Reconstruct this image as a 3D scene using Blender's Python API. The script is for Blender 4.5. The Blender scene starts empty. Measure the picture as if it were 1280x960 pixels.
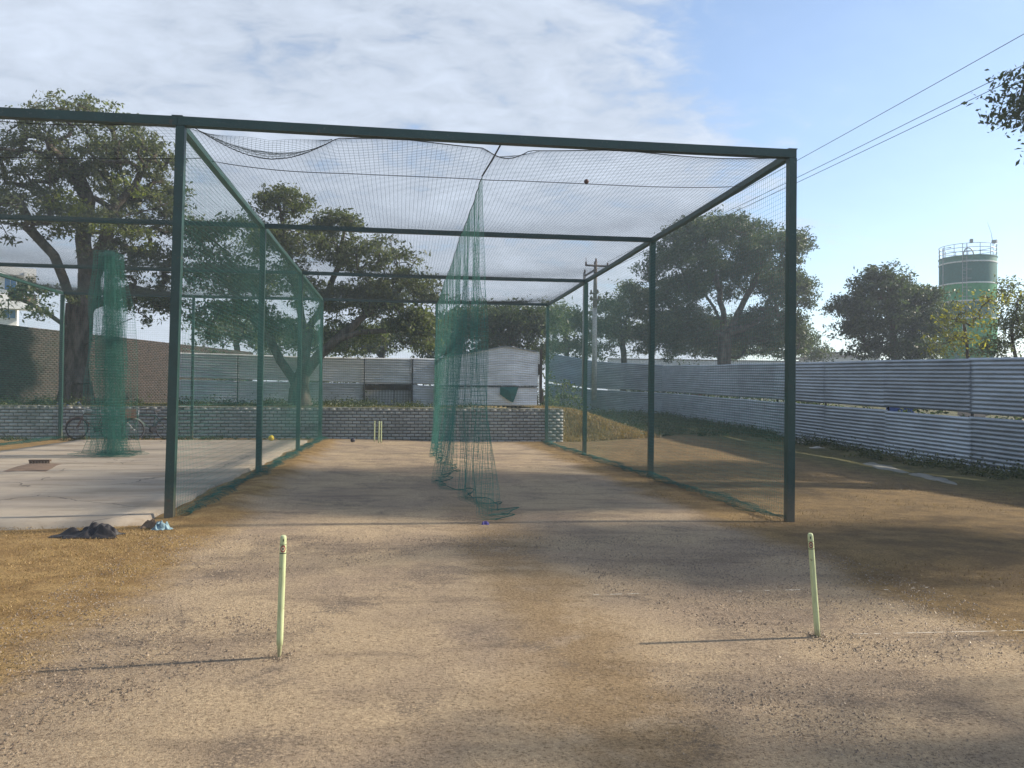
import bpy, bmesh, math, random
import numpy as np
from mathutils import Vector, Matrix

random.seed(7)
RNG = np.random.default_rng(11)
scene = bpy.context.scene
COL = scene.collection

# ------------------------------------------------------------------ camera
F, YAW, PITCH, ROLL, CZ = 1000.0, 0.139, 0.016, 0.008, 1.5      # focal length in photo pixels (1280 wide)
fw = np.array([math.sin(YAW)*math.cos(PITCH), math.cos(YAW)*math.cos(PITCH), math.sin(PITCH)])
_r = np.array([math.cos(YAW), -math.sin(YAW), 0.0]); _u = np.cross(_r, fw)
rt = math.cos(ROLL)*_r + math.sin(ROLL)*_u
up = -math.sin(ROLL)*_r + math.cos(ROLL)*_u
CAM = np.array([0, 0, CZ])
cd = bpy.data.cameras.new('camera'); cam = bpy.data.objects.new('camera', cd); COL.objects.link(cam)
cd.sensor_width = 36.0; cd.lens = 36.0*F/1280.0; cd.clip_start = 0.05; cd.clip_end = 3000
cam.matrix_world = Matrix(((rt[0], up[0], -fw[0], 0), (rt[1], up[1], -fw[1], 0), (rt[2], up[2], -fw[2], CZ), (0, 0, 0, 1)))
scene.camera = cam

# ------------------------------------------------------------------ light
SUN_ELEV, SUN_AZ = math.radians(28.5), math.radians(85.0)    # azimuth clockwise from +Y
SKY_STRENGTH, SUN_STRENGTH, EXPOSURE = 0.138, 5.0, 0.68
HAZE = 0.0015
sd = np.array([math.sin(SUN_AZ)*math.cos(SUN_ELEV), math.cos(SUN_AZ)*math.cos(SUN_ELEV), math.sin(SUN_ELEV)])
sl = bpy.data.lights.new('sun', 'SUN'); sun = bpy.data.objects.new('sun', sl); COL.objects.link(sun)
sl.energy = SUN_STRENGTH; sl.angle = math.radians(1.5); sl.color = (1.0, 0.89, 0.73)
sun.rotation_euler = Vector(sd).to_track_quat('Z', 'Y').to_euler(); sun.location = (20, 5, 30)

def node(nt, t, **kw):
    n = nt.nodes.new(t)
    for k, v in kw.items():
        if k.startswith('i_'):
            n.inputs[k[2:].replace('_', ' ')].default_value = v
        else:
            setattr(n, k, v)
    return n

def setup_world():
    w = bpy.data.worlds.new('World'); scene.world = w; w.use_nodes = True
    nt = w.node_tree; nt.nodes.clear(); L = nt.links.new
    out = node(nt, 'ShaderNodeOutputWorld'); bg = node(nt, 'ShaderNodeBackground'); L(bg.outputs[0], out.inputs[0])
    sky = node(nt, 'ShaderNodeTexSky', sky_type='NISHITA', sun_disc=False, sun_elevation=SUN_ELEV, sun_rotation=SUN_AZ,
               altitude=600, air_density=1.0, dust_density=0.9, ozone_density=2.0)
    tc = node(nt, 'ShaderNodeTexCoord')
    sep = node(nt, 'ShaderNodeSeparateXYZ'); L(tc.outputs['Generated'], sep.inputs[0])
    def M(op, a, b=None, c=None):
        m = node(nt, 'ShaderNodeMath', operation=op)
        for i, v in enumerate((a, b, c)):
            if v is None: continue
            if isinstance(v, (int, float)): m.inputs[i].default_value = v
            else: L(v, m.inputs[i])
        return m.outputs[0]
    z = M('ADD', M('MAXIMUM', sep.outputs[2], 0.0), 0.22)
    px = M('DIVIDE', sep.outputs[0], z); py = M('DIVIDE', sep.outputs[1], z)
    comb = node(nt, 'ShaderNodeCombineXYZ'); L(px, comb.inputs[0]); L(py, comb.inputs[1])
    mp = node(nt, 'ShaderNodeMapping'); mp.inputs['Rotation'].default_value = (0, 0, 0.6); mp.inputs['Scale'].default_value = (1.5, 2.1, 1.0)
    L(comb.outputs[0], mp.inputs[0])
    n1 = node(nt, 'ShaderNodeTexNoise', i_Scale=1.7, i_Detail=9.0, i_Roughness=0.6, i_Distortion=0.3); L(mp.outputs[0], n1.inputs['Vector'])
    n2 = node(nt, 'ShaderNodeTexNoise', i_Scale=7.0, i_Detail=5.0, i_Roughness=0.55, i_Distortion=0.6); L(mp.outputs[0], n2.inputs['Vector'])
    n3 = node(nt, 'ShaderNodeTexNoise', i_Scale=0.8, i_Detail=3.0); L(comb.outputs[0], n3.inputs['Vector'])
    # the cloud bank covers the left of the sky and thins out towards the sun side
    edge = M('SUBTRACT', px, M('MULTIPLY', py, 0.45))
    edge = M('ADD', edge, M('MULTIPLY', M('SUBTRACT', n3.outputs[0], 0.5), 1.1))
    cover = node(nt, 'ShaderNodeMapRange', interpolation_type='SMOOTHSTEP'); L(edge, cover.inputs[0])
    for i, v in enumerate((0.42, -0.38, 0.0, 1.0)): cover.inputs[1+i].default_value = v
    tex = M('ADD', M('MULTIPLY', n1.outputs[0], 0.70), M('MULTIPLY', n2.outputs[0], 0.40))
    dens = M('ADD', tex, M('MULTIPLY', M('SUBTRACT', cover.outputs[0], 1.0), 0.42))
    dm = node(nt, 'ShaderNodeMapRange', interpolation_type='SMOOTHSTEP'); L(dens, dm.inputs[0])
    for i, v in enumerate((0.28, 0.54, 0.13, 0.95)): dm.inputs[1+i].default_value = v
    # brightness inside the cloud: ripples
    br = node(nt, 'ShaderNodeMapRange'); L(tex, br.inputs[0])
    for i, v in enumerate((0.40, 0.72, 2.9, 4.3)): br.inputs[1+i].default_value = v
    cc = node(nt, 'ShaderNodeVectorMath', operation='SCALE'); cc.inputs[0].default_value = (0.81, 0.91, 1.07); L(br.outputs[0], cc.inputs['Scale'])
    mix = node(nt, 'ShaderNodeMix', data_type='RGBA'); L(dm.outputs[0], mix.inputs[0]); L(sky.outputs[0], mix.inputs[6]); L(cc.outputs[0], mix.inputs[7])
    L(mix.outputs[2], bg.inputs[0]); bg.inputs[1].default_value = SKY_STRENGTH
setup_world()
vs = scene.view_settings
vs.view_transform = 'Standard'; vs.look = 'None'; vs.gamma = 1.0; vs.use_curve_mapping = False; vs.exposure = EXPOSURE
scene.render.engine = 'CYCLES'
scene.cycles.max_bounces = 6; scene.cycles.transparent_max_bounces = 8; scene.cycles.volume_bounces = 1

# ------------------------------------------------------------------ helpers
def ray(x, y): return fw + rt*(x-640)/F - up*(y-480)/F
def at(x, y, Y):
    d = ray(x, y); return CAM + d*(Y/d[1])
def smooth(a, b, x):
    t = np.clip((np.asarray(x, float)-a)/(b-a), 0, 1); return t*t*(3-2*t)
def gz(x): return -0.018*(np.clip(x, -2.71, 14)+2.71)
WALL_Y = 28.62
def height(x, y):
    x = np.asarray(x, float); y = np.asarray(y, float)
    h = gz(x) + 0.031*np.clip(y-20, 0, 40)*smooth(5.5, 11, x)
    terr = np.where(y > WALL_Y+0.12, 1.0+0.006*np.clip(y-28.8, 0, 14), 0.0)
    bank = 1.12*smooth(28.9, 31.6, y + 0.35*np.sin(x*1.7))*(1-smooth(6.3, 10.2, x))
    return h + np.where(x < 5.9, terr, bank)
def on_ground(x, y):
    d = ray(x, y); t = 8.0
    for _ in range(80):
        P = CAM+d*t; t = 0.5*t+0.5*(float(gz(P[0]))-CZ)/d[2]
    return CAM+d*t

def np_mesh(name, V, Q, smooth_shade=False):
    """V (n,3) float, Q (m,k) int; fast mesh"""
    V = np.asarray(V, np.float32).reshape(-1, 3); Q = np.asarray(Q, np.int32)
    me = bpy.data.meshes.new(name); m, k = Q.shape
    me.vertices.add(len(V)); me.vertices.foreach_set('co', V.ravel())
    me.loops.add(m*k); me.loops.foreach_set('vertex_index', Q.ravel())
    me.polygons.add(m); me.polygons.foreach_set('loop_start', np.arange(0, m*k, k, dtype=np.int32))
    me.polygons.foreach_set('loop_total', np.full(m, k, np.int32))
    if smooth_shade: me.polygons.foreach_set('use_smooth', np.ones(m, bool))
    me.update(calc_edges=True)
    return me

def link(name, me, mat=None, parent=None, label=None, cat=None, group=None, kind=None):
    o = bpy.data.objects.new(name, me); COL.objects.link(o)
    if mat is not None and me is not None and not me.materials: me.materials.append(mat)
    if parent is not None: o.parent = parent
    return tag(o, label, cat, group, kind)
def tag(o, label=None, cat=None, group=None, kind=None):
    if label: o['label'] = label
    if cat: o['category'] = cat
    if group: o['group'] = group
    if kind: o['kind'] = kind
    return o
def empty(name, loc, label=None, cat=None, group=None, rz=0.0):
    o = bpy.data.objects.new(name, None); COL.objects.link(o); o.empty_display_size = 0.2
    o.location = tuple(float(c) for c in loc); o.rotation_euler = (0, 0, rz)
    return tag(o, label, cat, group)

class MB:
    """collects shapes for one mesh"""
    def __init__(s): s.v = []; s.f = []
    def add(s, vs, fs):
        b = len(s.v); s.v += [tuple(float(c) for c in v) for v in vs]; s.f += [tuple(i+b for i in f) for f in fs]
    def box(s, c, size, rz=0.0, jitter=0.0):
        cx, cy, cz = c; hx, hy, hz = size[0]/2, size[1]/2, size[2]/2; ca, sa = math.cos(rz), math.sin(rz)
        vs = []
        for x, y, z in ((-1,-1,-1),(1,-1,-1),(1,1,-1),(-1,1,-1),(-1,-1,1),(1,-1,1),(1,1,1),(-1,1,1)):
            X, Y, Z = x*hx, y*hy, z*hz
            if jitter: X += random.uniform(-jitter, jitter); Y += random.uniform(-jitter, jitter); Z += random.uniform(-jitter, jitter)
            vs.append((cx+ca*X-sa*Y, cy+sa*X+ca*Y, cz+Z))
        s.add(vs, [(0,3,2,1),(4,5,6,7),(0,1,5,4),(1,2,6,5),(2,3,7,6),(3,0,4,7)])
    def tube(s, pts, rad, n=8, cap=True, closed=False, phase=0.0):
        pts = [Vector(tuple(float(c) for c in p)) for p in pts]; m = len(pts)
        rad = [rad]*m if isinstance(rad, (int, float)) else list(rad)
        vs = []; prev = None
        for i, p in enumerate(pts):
            if closed: t = pts[(i+1) % m]-pts[i-1]
            else: t = pts[min(i+1, m-1)]-pts[max(i-1, 0)]
            t.normalize()
            if prev is None:
                a = t.orthogonal().normalized() if abs(t.z) < 0.95 else Vector((1, 0, 0)); a = (a-t*a.dot(t)).normalized()
            else: a = (prev-t*prev.dot(t)).normalized()
            prev = a; b = t.cross(a)
            for k in range(n):
                q = 2*math.pi*k/n+phase
                vs.append(p+(a*math.cos(q)+b*math.sin(q))*rad[i])
        fs = []
        for i in range(m if closed else m-1):
            j = (i+1) % m
            for k in range(n): fs.append((i*n+k, i*n+(k+1) % n, j*n+(k+1) % n, j*n+k))
        if cap and not closed: fs += [tuple(reversed(range(n))), tuple(range((m-1)*n, m*n))]
        s.add(vs, fs)
    def lathe(s, prof, n=24, loc=(0, 0, 0), cap=True):
        vs = []; m = len(prof)
        for r, z in prof:
            for k in range(n): q = 2*math.pi*k/n; vs.append((loc[0]+r*math.cos(q), loc[1]+r*math.sin(q), loc[2]+z))
        fs = [(i*n+k, i*n+(k+1) % n, (i+1)*n+(k+1) % n, (i+1)*n+k) for i in range(m-1) for k in range(n)]
        if cap: fs += [tuple(reversed(range(n))), tuple(range((m-1)*n, m*n))]
        s.add(vs, fs)
    def mesh(s, name, smooth_shade=False, bevel=0.0):
        me = bpy.data.meshes.new(name); me.from_pydata(s.v, [], s.f)
        if bevel:
            bm = bmesh.new(); bm.from_mesh(me); bmesh.ops.bevel(bm, geom=list(bm.edges), offset=bevel, segments=2, affect='EDGES', profile=0.7); bm.to_mesh(me); bm.free()
        if smooth_shade: me.shade_smooth()
        me.update(); return me
    def build(s, name, mat, parent=None, smooth_shade=False, bevel=0.0, **kw):
        return link(name, s.mesh(name, smooth_shade, bevel), mat, parent, **kw)

# ------------------------------------------------------------------ materials
class NT:
    def __init__(s, name):
        s.m = bpy.data.materials.new(name); s.m.use_nodes = True; s.nt = s.m.node_tree; s.nt.nodes.clear()
        s.out = s.n('ShaderNodeOutputMaterial'); s.b = s.n('ShaderNodeBsdfPrincipled'); s.L(s.b.outputs[0], s.out.inputs[0])
        s._pos = None
    def n(s, t, **kw): return node(s.nt, t, **kw)
    def L(s, a, b): s.nt.links.new(a, b)
    def pos(s):
        if s._pos is None: s._pos = s.n('ShaderNodeNewGeometry').outputs['Position']
        return s._pos
    def obj(s): return s.n('ShaderNodeTexCoord').outputs['Object']
    def noise(s, scale, detail=4.0, rough=0.55, vec=None, stretch=None, dist=0.0):
        n = s.n('ShaderNodeTexNoise', i_Scale=scale, i_Detail=detail, i_Roughness=rough, i_Distortion=dist)
        v = vec if vec is not None else s.pos()
        if stretch:
            mp = s.n('ShaderNodeMapping'); mp.inputs['Scale'].default_value = stretch; s.L(v, mp.inputs[0]); v = mp.outputs[0]
        s.L(v, n.inputs['Vector']); return n.outputs[0]
    def math(s, op, a, b=0.0, c=0.0):
        m = s.n('ShaderNodeMath', operation=op)
        for i, v in enumerate((a, b, c)):
            if isinstance(v, (int, float)): m.inputs[i].default_value = v
            else: s.L(v, m.inputs[i])
        return m.outputs[0]
    def ramp(s, v, a, b, lo=0.0, hi=1.0):
        m = s.n('ShaderNodeMapRange', interpolation_type='SMOOTHSTEP'); s.L(v, m.inputs[0])
        for i, q in enumerate((a, b, lo, hi)): m.inputs[1+i].default_value = q
        return m.outputs[0]
    def mix(s, f, a, b, mode='MIX'):
        m = s.n('ShaderNodeMix', data_type='RGBA', blend_type=mode)
        for i, v in ((0, f), (6, a), (7, b)):
            if isinstance(v, (int, float)): m.inputs[i].default_value = v
            elif isinstance(v, tuple): m.inputs[i].default_value = (*v, 1.0) if len(v) == 3 else v
            else: s.L(v, m.inputs[i])
        return m.outputs[2]
    def color(s, c): 
        if isinstance(c, tuple): s.b.inputs['Base Color'].default_value = (*c, 1.0)
        else: s.L(c, s.b.inputs['Base Color'])
    def bump(s, h, strength=0.5, dist=0.01, normal=None):
        b = s.n('ShaderNodeBump'); b.inputs['Strength'].default_value = strength; b.inputs['Distance'].default_value = dist
        s.L(h, b.inputs['Height'])
        if normal is not None: s.L(normal, b.inputs['Normal'])
        s.L(b.outputs[0], s.b.inputs['Normal']); return b.outputs[0]
    def set(s, rough=0.6, metal=0.0, spec=0.5):
        s.b.inputs['Roughness'].default_value = rough; s.b.inputs['Metallic'].default_value = metal; s.b.inputs['Specular IOR Level'].default_value = spec
        return s.m

def plain(name, c, rough=0.6, metal=0.0, spec=0.4, var=0.25, scale=6.0, bump=0.0, c2=None):
    t = NT(name); n = t.noise(scale, 5.0)
    dark = c2 if c2 else tuple(x*(1-var) for x in c)
    t.color(t.mix(t.ramp(n, 0.35, 0.65), dark, c))
    if bump: t.bump(t.noise(scale*8, 3.0), bump, 0.01)
    return t.set(rough, metal, spec)

def ground_material():
    t = NT('earth')
    sep = t.n('ShaderNodeSeparateXYZ'); t.L(t.pos(), sep.inputs[0]); x, y, z = sep.outputs
    wob = t.math('SUBTRACT', t.noise(0.7, 5.0, 0.65), 0.5)
    xw = t.math('MULTIPLY_ADD', wob, 1.3, x)
    big = t.noise(0.55, 4.0, 0.6); mid = t.noise(2.6, 5.0, 0.65); fine = t.noise(38.0, 6.0, 0.78); grit = t.noise(130.0, 3.0, 0.7)
    streak = t.noise(1.6, 5.0, 0.65, stretch=(0.5, 1.6, 1.0))
    # bare pitch
    pitch = t.mix(t.ramp(big, 0.38, 0.66), (0.45, 0.345, 0.225), (0.32, 0.247, 0.178))
    pitch = t.mix(t.math('MULTIPLY', t.ramp(streak, 0.49, 0.66), 0.45), pitch, (0.175, 0.135, 0.102))
    pitch = t.mix(t.math('MULTIPLY', t.ramp(mid, 0.55, 0.72), 0.5), pitch, (0.50, 0.385, 0.25))
    # scuffed dead grass strip between the two lanes
    st = t.math('MULTIPLY', t.ramp(xw, 0.45, 0.95), t.ramp(xw, 1.75, 1.2)); 
    st = t.math('MULTIPLY', st, t.ramp(y, 13.0, 8.0)); st = t.math('MULTIPLY', st, t.ramp(mid, 0.28, 0.52))
    pitch = t.mix(t.math('MULTIPLY', st, 0.65), pitch, (0.245, 0.165, 0.082))
    # dry grass areas
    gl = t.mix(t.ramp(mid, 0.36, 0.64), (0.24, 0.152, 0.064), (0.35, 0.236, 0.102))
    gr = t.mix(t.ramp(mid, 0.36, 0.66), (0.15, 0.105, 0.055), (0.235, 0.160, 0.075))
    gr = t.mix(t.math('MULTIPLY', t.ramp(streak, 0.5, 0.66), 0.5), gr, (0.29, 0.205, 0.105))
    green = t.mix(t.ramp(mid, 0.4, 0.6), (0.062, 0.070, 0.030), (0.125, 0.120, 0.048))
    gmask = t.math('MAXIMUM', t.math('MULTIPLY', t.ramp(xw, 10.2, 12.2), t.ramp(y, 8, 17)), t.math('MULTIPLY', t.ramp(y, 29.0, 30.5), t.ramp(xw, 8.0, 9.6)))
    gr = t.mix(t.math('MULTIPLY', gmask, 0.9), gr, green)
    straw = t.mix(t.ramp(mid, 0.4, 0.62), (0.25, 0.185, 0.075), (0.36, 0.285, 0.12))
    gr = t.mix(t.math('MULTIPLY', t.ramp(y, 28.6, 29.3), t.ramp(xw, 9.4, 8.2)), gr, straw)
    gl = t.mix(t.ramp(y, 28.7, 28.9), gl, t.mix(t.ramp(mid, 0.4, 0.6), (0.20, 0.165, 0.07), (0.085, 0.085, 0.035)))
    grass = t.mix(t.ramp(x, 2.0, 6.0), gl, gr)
    inp = t.math('MULTIPLY', t.ramp(xw, -2.25, -1.65), t.ramp(xw, 4.45, 3.85))
    inp = t.math('MULTIPLY', inp, t.ramp(y, 28.75, 28.45))
    col = t.mix(inp, grass, pitch)
    col = t.mix(t.math('MULTIPLY', t.ramp(fine, 0.50, 0.66), 0.8), col, t.mix(1.0, col, (0.50, 0.46, 0.42), 'MULTIPLY'))
    col = t.mix(t.math('MULTIPLY', t.ramp(grit, 0.55, 0.70), 0.7), col, t.mix(1.0, col, (0.42, 0.38, 0.34), 'MULTIPLY'))
    col = t.mix(t.math('MULTIPLY', t.ramp(grit, 0.42, 0.28), 0.35), col, t.mix(1.0, col, (1.5, 1.48, 1.42), 'MULTIPLY'))
    sp = t.noise(52.0, 6.0, 0.85)
    col = t.mix(t.ramp(sp, 0.47, 0.38), col, t.mix(1.0, col, (1.38, 1.37, 1.33), 'MULTIPLY'))
    col = t.mix(t.math('MULTIPLY', t.ramp(sp, 0.535, 0.61), 0.95), col, t.mix(1.0, col, (0.42, 0.39, 0.36), 'MULTIPLY'))
    patch = t.noise(1.15, 7.0, 0.72, dist=0.5)
    col = t.mix(t.math('MULTIPLY', t.math('MULTIPLY', t.ramp(patch, 0.52, 0.64), t.ramp(sp, 0.40, 0.56)), t.math('MULTIPLY', inp, 0.8)), col, (0.13, 0.105, 0.085))
    t.color(col)
    h = t.math('ADD', t.math('MULTIPLY', fine, 0.55), t.math('MULTIPLY', grit, 0.35)); h = t.math('ADD', h, t.math('MULTIPLY', mid, 1.4))
    t.bump(h, 1.0, 0.035)
    return t.set(0.95, 0, 0.15)

def slab_material():
    t = NT('worn_concrete')
    big = t.noise(0.5, 4.0, 0.6, stretch=(0.6, 1.4, 1)); mid = t.noise(3.0, 6.0, 0.65); fine = t.noise(60, 4.0, 0.6)
    c = t.mix(t.ramp(big, 0.36, 0.66), (0.40, 0.335, 0.255), (0.30, 0.255, 0.205))
    c = t.mix(t.math('MULTIPLY', t.ramp(mid, 0.52, 0.72), 0.6), c, (0.28, 0.235, 0.185))
    c = t.mix(t.math('MULTIPLY', t.ramp(fine, 0.55, 0.75), 0.4), c, (0.22, 0.19, 0.155))
    st = t.noise(1.3, 7.0, 0.7, stretch=(0.45, 1.5, 1), dist=0.6)
    c = t.mix(t.math('MULTIPLY', t.ramp(st, 0.50, 0.62), 0.65), c, (0.235, 0.185, 0.130))      # trodden-in soil
    c = t.mix(t.math('MULTIPLY', t.ramp(st, 0.44, 0.34), 0.5), c, (0.50, 0.425, 0.33))
    wv = t.n('ShaderNodeVectorMath', operation='ADD'); t.L(t.pos(), wv.inputs[0])
    nz = t.n('ShaderNodeTexNoise', i_Scale=2.5, i_Detail=4.0); t.L(t.pos(), nz.inputs['Vector'])
    sc = t.n('ShaderNodeVectorMath', operation='SCALE', i_Scale=0.35); t.L(nz.outputs['Color'], sc.inputs[0]); t.L(sc.outputs[0], wv.inputs[1])
    vo = t.n('ShaderNodeTexVoronoi', feature='DISTANCE_TO_EDGE', i_Scale=0.42); t.L(wv.outputs[0], vo.inputs['Vector'])
    crack = t.math('MULTIPLY', t.ramp(vo.outputs['Distance'], 0.009, 0.003), t.ramp(big, 0.42, 0.55))
    c = t.mix(t.math('MULTIPLY', crack, 0.8), c, (0.10, 0.085, 0.07))
    t.color(c); t.bump(t.math('ADD', mid, t.math('MULTIPLY', fine, 0.5)), 0.35, 0.012)
    return t.set(0.9, 0, 0.2)

def leaf_material(name, dark, midc, light, trans=0.35):
    t = NT(name)
    a = t.n('ShaderNodeAttribute', attribute_name='tint')
    cr = t.n('ShaderNodeValToRGB'); t.L(a.outputs['Fac'], cr.inputs[0])
    e = cr.color_ramp.elements; e[0].position = 0.0; e[0].color = (*dark, 1); e[1].position = 1.0; e[1].color = (*light, 1)
    m = e.new(0.6); m.color = (*midc, 1)
    t.color(cr.outputs[0]); t.set(0.5, 0, 0.35)
    tr = t.n('ShaderNodeBsdfTranslucent'); sc = t.mix(1.0, cr.outputs[0], (1.35, 1.5, 0.7), 'MULTIPLY'); t.L(sc, tr.inputs[0])
    mx = t.n('ShaderNodeMixShader', i_Fac=trans); t.L(t.b.outputs[0], mx.inputs[1]); t.L(tr.outputs[0], mx.inputs[2]); t.L(mx.outputs[0], t.out.inputs[0])
    return t.m

def sheet_material(name, c, metal=0.55, rough=0.42):
    t = NT(name)
    inf = t.n('ShaderNodeObjectInfo')
    n = t.noise(0.9, 5.0, 0.6, stretch=(1, 1, 3)); n2 = t.noise(14, 4.0, 0.6)
    base = t.mix(t.ramp(n, 0.3, 0.7), tuple(q*0.72 for q in c), c)
    base = t.mix(t.math('MULTIPLY', t.ramp(n2, 0.55, 0.75), 0.35), base, tuple(q*0.55 for q in c))
    v = t.n('ShaderNodeHueSaturation'); t.L(base, v.inputs['Color']); t.L(t.math('MULTIPLY_ADD', inf.outputs['Random'], 0.35, 0.82), v.inputs['Value'])
    rust = t.math('MULTIPLY', t.ramp(t.noise(2.2, 6.0, 0.7), 0.63, 0.74), 0.55)
    t.color(t.mix(rust, v.outputs[0], (0.16, 0.10, 0.065)))
    t.bump(t.noise(1.3, 3.0), 0.25, 0.05)
    return t.set(rough, metal, 0.5)

def paint_green(name, c):
    t = NT(name)
    n = t.noise(3.0, 5.0, 0.65); n2 = t.noise(30, 4.0, 0.6)
    col = t.mix(t.ramp(n, 0.35, 0.7), tuple(q*0.75 for q in c), c)
    col = t.mix(t.math('MULTIPLY', t.ramp(n2, 0.6, 0.72), 0.5), col, (0.10, 0.115, 0.105))
    sep = t.n('ShaderNodeSeparateXYZ'); t.L(t.pos(), sep.inputs[0])
    splash = t.math('MULTIPLY', t.ramp(t.math('MULTIPLY_ADD', n2, 0.5, sep.outputs[2]), 0.75, 0.15), 0.55)
    col = t.mix(splash, col, (0.20, 0.15, 0.10))        # mud splashed on the feet of the posts
    col = t.mix(t.math('MULTIPLY', t.ramp(t.noise(7.0, 6.0, 0.75), 0.60, 0.68), 0.65), col, (0.085, 0.05, 0.032))
    t.color(col); t.bump(t.math('ADD', n2, n), 0.3, 0.006)
    return t.set(0.45, 0.0, 0.5)

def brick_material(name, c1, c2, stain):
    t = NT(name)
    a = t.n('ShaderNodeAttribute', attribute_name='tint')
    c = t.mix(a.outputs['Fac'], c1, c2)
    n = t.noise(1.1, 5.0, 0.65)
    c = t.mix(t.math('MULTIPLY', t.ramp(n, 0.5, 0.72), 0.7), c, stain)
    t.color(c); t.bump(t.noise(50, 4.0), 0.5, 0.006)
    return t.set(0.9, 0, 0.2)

def bark_material():
    t = NT('bark')
    n = t.noise(5.0, 6.0, 0.7, stretch=(1, 1, 0.3)); 
    t.color(t.mix(t.ramp(n, 0.35, 0.68), (0.045, 0.036, 0.030), (0.15, 0.125, 0.105)))
    t.bump(n, 0.8, 0.05); return t.set(0.95, 0, 0.1)

M = {}
M['earth'] = ground_material(); M['slab'] = slab_material(); M['bark'] = bark_material()
M['steel'] = paint_green('green_painted_steel', (0.016, 0.056, 0.047))
M['net'] = plain('green_net_twine', (0.040, 0.20, 0.160), 0.7, var=0.3)
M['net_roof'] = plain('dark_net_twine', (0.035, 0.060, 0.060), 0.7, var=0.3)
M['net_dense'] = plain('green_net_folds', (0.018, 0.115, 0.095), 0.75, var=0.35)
M['rope'] = plain('dark_rope', (0.03, 0.035, 0.035), 0.8)
M['sheet'] = sheet_material('galvanised_sheet', (0.31, 0.37, 0.44))
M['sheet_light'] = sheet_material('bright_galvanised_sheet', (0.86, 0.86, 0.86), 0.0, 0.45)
M['sheet_sky_lit'] = sheet_material('sky_lit_galvanised_sheet', (0.66, 0.68, 0.70), 0.05, 0.45)  # same galvanised sheet, with the sky's reflection put into a lighter colour
M['dark_metal'] = plain('dark_iron', (0.045, 0.045, 0.048), 0.6, 0.3)
M['dark_wood'] = plain('dark_wood', (0.07, 0.052, 0.04), 0.85)
M['brown_wood'] = plain('worn_brown_wood', (0.13, 0.088, 0.06), 0.85)
M['brick_grey'] = brick_material('grey_painted_brick', (0.34, 0.34, 0.33), (0.48, 0.48, 0.465), (0.22, 0.22, 0.21))
M['mortar_dark'] = plain('dark_mortar', (0.11, 0.106, 0.10), 0.95)
M['brick_red_shaded'] = brick_material('old_red_brick_shaded', (0.046, 0.040, 0.035), (0.072, 0.056, 0.048), (0.038, 0.040, 0.030))  # tree shade on the wall is put into these dark brick colours
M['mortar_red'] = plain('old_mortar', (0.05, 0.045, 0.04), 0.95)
def stump_material():
    t = NT('pale_yellow_green_paint'); o = t.obj(); sep = t.n('ShaderNodeSeparateXYZ'); t.L(o, sep.inputs[0])
    n = t.noise(30, 5.0, 0.7, vec=o); n2 = t.noise(60, 3.0, 0.6, vec=o, stretch=(1, 1, 0.12))
    c = t.mix(t.ramp(n2, 0.4, 0.7), (0.50, 0.56, 0.31), (0.40, 0.44, 0.24))
    c = t.mix(t.math('MULTIPLY', t.ramp(n, 0.60, 0.68), 0.7), c, (0.20, 0.17, 0.11))
    c = t.mix(t.math('MULTIPLY', t.ramp(t.math('MULTIPLY_ADD', n, 0.16, sep.outputs[2]), 0.20, 0.06), 0.75), c, (0.24, 0.19, 0.12))
    t.color(c); t.bump(n, 0.2, 0.002); return t.set(0.55, 0, 0.35)
M['stump'] = stump_material()
M['stump_grey'] = plain('scuffed_stump_paint', (0.52, 0.58, 0.36), 0.55, var=0.3, scale=14.0)
M['logo_red'] = plain('red_print', (0.25, 0.035, 0.03), 0.5); M['logo_black'] = plain('black_print', (0.02, 0.018, 0.018), 0.5); M['logo_cream'] = plain('cream_print', (0.7, 0.6, 0.4), 0.5)
M['leaf_a'] = leaf_material('leaf_dull_olive', (0.050, 0.063, 0.038), (0.108, 0.125, 0.073), (0.24, 0.246, 0.142), 0.48)
M['leaf_b'] = leaf_material('leaf_deep_green', (0.029, 0.044, 0.025), (0.060, 0.083, 0.045), (0.135, 0.160, 0.080), 0.4)
M['leaf_y'] = leaf_material('leaf_yellowing', (0.10, 0.10, 0.025), (0.24, 0.22, 0.045), (0.42, 0.37, 0.07), 0.45)
M['leaf_bright'] = leaf_material('leaf_yellow_green', (0.075, 0.095, 0.02), (0.13, 0.155, 0.032), (0.20, 0.22, 0.05), 0.45)
M['weed'] = leaf_material('weed_green', (0.026, 0.042, 0.014), (0.052, 0.075, 0.024), (0.11, 0.12, 0.042), 0.25)
M['straw'] = leaf_material('dry_grass', (0.15, 0.092, 0.036), (0.28, 0.180, 0.070), (0.42, 0.30, 0.13), 0.2)
M['clod'] = leaf_material('earth_crumbs', (0.13, 0.095, 0.066), (0.22, 0.165, 0.115), (0.38, 0.30, 0.21), 0.0)

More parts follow.
